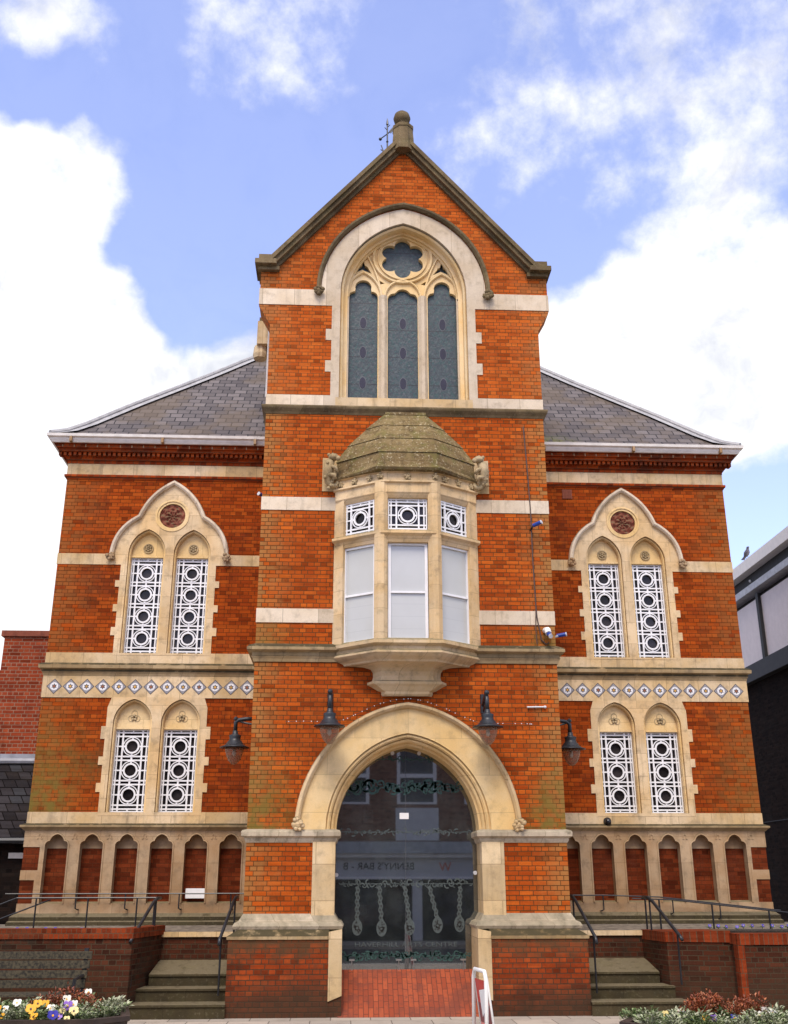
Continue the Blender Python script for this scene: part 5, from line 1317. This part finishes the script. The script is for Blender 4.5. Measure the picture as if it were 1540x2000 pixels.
n = thing('office_block', 'dark modern block with white fascia and pale panels at the right', 'building', (15, 12, 0))
OX_ = 11.5; YA, YB = 2.0, 24.0
w = MB(); w.box(OX_+.30, 22, YA+.2, YB, 0, 7.8); w.build('wall', BR_DK, n)
w = MB(); w.box(OX_, 22, YA, YB+.2, 11.11, 11.46); w.build('fascia', FASC, n)
w = MB(); w.box(OX_+.3, 21.9, YA+.2, YB, 10.60, 11.12); w.box(OX_+.42, 21.9, YA+.2, YB, 9.9, 10.44); w.build('shadow_gap', DARKP, n)
w = MB(); w.box(OX_+.03, 21.9, YA+.1, YB+.1, 10.42, 10.63); w.build('fascia_strip', GREYC, n)
w = MB(); w.box(OX_+.22, 21.8, YA+.3, YB-.1, 8.26, 10.2); w.build('panel', PINKP, n)
for y in (4.6, 8.6, 12.6, 16.6, 20.6):
    MB().box(OX_+.12, OX_+.25, y-.09, y+.09, 8.26, 10.3).build('mullion', DARKP, n); MB().box(OX_+.15, OX_+.25, y+.09, y+.15, 8.26, 10.3).build('mullion_edge', CONC, n)
w = MB(); w.box(OX_+.06, 21.9, YA+.15, YB+.05, 7.76, 8.26); w.build('beam', DARKP, n)
MB().ball((OX_+.28, 13.3, 10.9), .045, 8).build('soffit_lamp', SIGNW, n)
for z in (3.6,): MB().box(OX_+.29, OX_+.31, YA+.2, YB, z, z+.02).build('wall_joint', DARKP, n)
w = MB(); w.box(7.93, 7.99, 1.6, 2.6, 1.0, 2.2); w.box(7.90, 7.93, 1.58, 1.63, .0, 2.2)
tag(w.build('door_panel', plain('grey steel', (.16, .17, .20), .5)), 'grey steel gate panel beyond the right wing', 'gate')
# pigeon on the fascia
pg = MB(); px_, pyy, pz = 0.0, 0.0, 0.0
pg.tube([(px_, pyy+.17, pz+.075), (px_, pyy+.08, pz+.10), (px_, pyy, pz+.13), (px_, pyy-.07, pz+.16), (px_, pyy-.10, pz+.21), (px_, pyy-.115, pz+.245), (px_, pyy-.15, pz+.245), (px_, pyy-.185, pz+.238)], [.018, .04, .065, .058, .034, .032, .024, .004], 10)
pg.add([(px_-.03, pyy+.10, pz+.095), (px_+.03, pyy+.10, pz+.095), (px_+.045, pyy+.26, pz+.055), (px_-.045, pyy+.26, pz+.055)], [(0, 1, 2, 3)])
for sx in (-.025, .025): pg.tube([(px_+sx, pyy-.0, pz+.08), (px_+sx, pyy-.01, pz+.0)], .006, 5)
pg.v = [(11.54+a*1.35, 12.75+b*1.35, 11.46+c*1.35) for a, b, c in pg.v]
pgo = pg.build('pigeon', plain('pigeon grey', (.16, .15, .18), .6, var=.35, scale=30), smooth=True); tag(pgo, 'grey pigeon perched on the white fascia of the modern block', 'bird')

# ================================================================== STREET OPPOSITE (seen only in the glass)
OY = -19.6
n = thing('shop_building', 'brick shop terrace across the street, seen reflected in the door glass', 'building', (0, OY-3, 0))
wins = [(x, x+1.45) for x in (-11.35, -8.9, -6.45, -4.0, -1.55, .9, 3.35, 5.8, 8.25)]
w = MB(); w.slab(rect(-16, 16, 3.0, 9.2), [rect(a_, b_, 4.55, 7.15) for a_, b_ in wins], OY-.3, OY); w.box(-16, 16, OY-6, OY-.3, 0, 9.0); w.build('wall', BR_OPP, n)
for a_, b_ in wins:
    w = MB()
    for q_ in ((a_, a_+.12, 4.55, 7.15), (b_-.12, b_, 4.55, 7.15), (a_, b_, 4.43, 4.62), (a_, b_, 7.05, 7.2), (a_, b_, 5.48, 5.62)): w.box(q_[0], q_[1], OY-.12, OY-.02+(.001 if q_[2] in (4.55,) else .006), q_[2], q_[3])
    wf = w.build('sash_window', WHITE, n); MB().box(a_, b_, OY-.2, OY-.1, 4.5, 7.1).build('pane', plain('opposite pane', (.10, .11, .12), .2), wf)
w = MB(); w.box(-16, 16, OY, OY+.25, 2.72, 2.86); w.box(-16, 16, OY, OY+.2, 2.0, 2.08); w.build('shopfront_cornice', WHITE, n)
w = MB(); w.box(-16, 16, OY, OY+.08, 2.08, 2.72); sg = w.build('shop_fascia', SIGNG, n)
w = MB(); add_text(w, "BENNY'S BAR - B", .34, .25, OY+.085, 2.42, 1); w.build('shop_lettering', SIGNK, sg)
w = MB(); add_text(w, 'W', .42, 2.6, OY+.085, 2.40, 1); w.build('red_lettering', SIGNR, sg)
w = MB()
for x in (-12, -8.6, -5.1, -1.7, 1.6, 5, 8.4): w.box(x-.17, x+.17, OY, OY+.12, 0, 2.0)
w.build('pilaster', GREYW, n)
MB().box(.85, 2.4, OY-.02, OY+.03, 3.3, 4.42).build('spandrel_panel', GREYW, n)
w = MB(); w.box(-16, 16, OY, OY+.35, 2.86, 3.25); w.build('canopy', GREYC, n)
w = MB(); w.box(-16, 16, OY-.02, OY+.02, .5, 2.0); w.build('shop_window', dark_glass('shop glass', (.02, .02, .025)), n)
w = MB(); w.box(-16, 16, OY, OY+.06, 0, .5); w.build('stall_riser', DARKP, n)
w = MB(); w.box(-16.3, 16.3, OY-6.3, OY+.3, 9.2, 9.4); w.build('roof', SLATE, n)
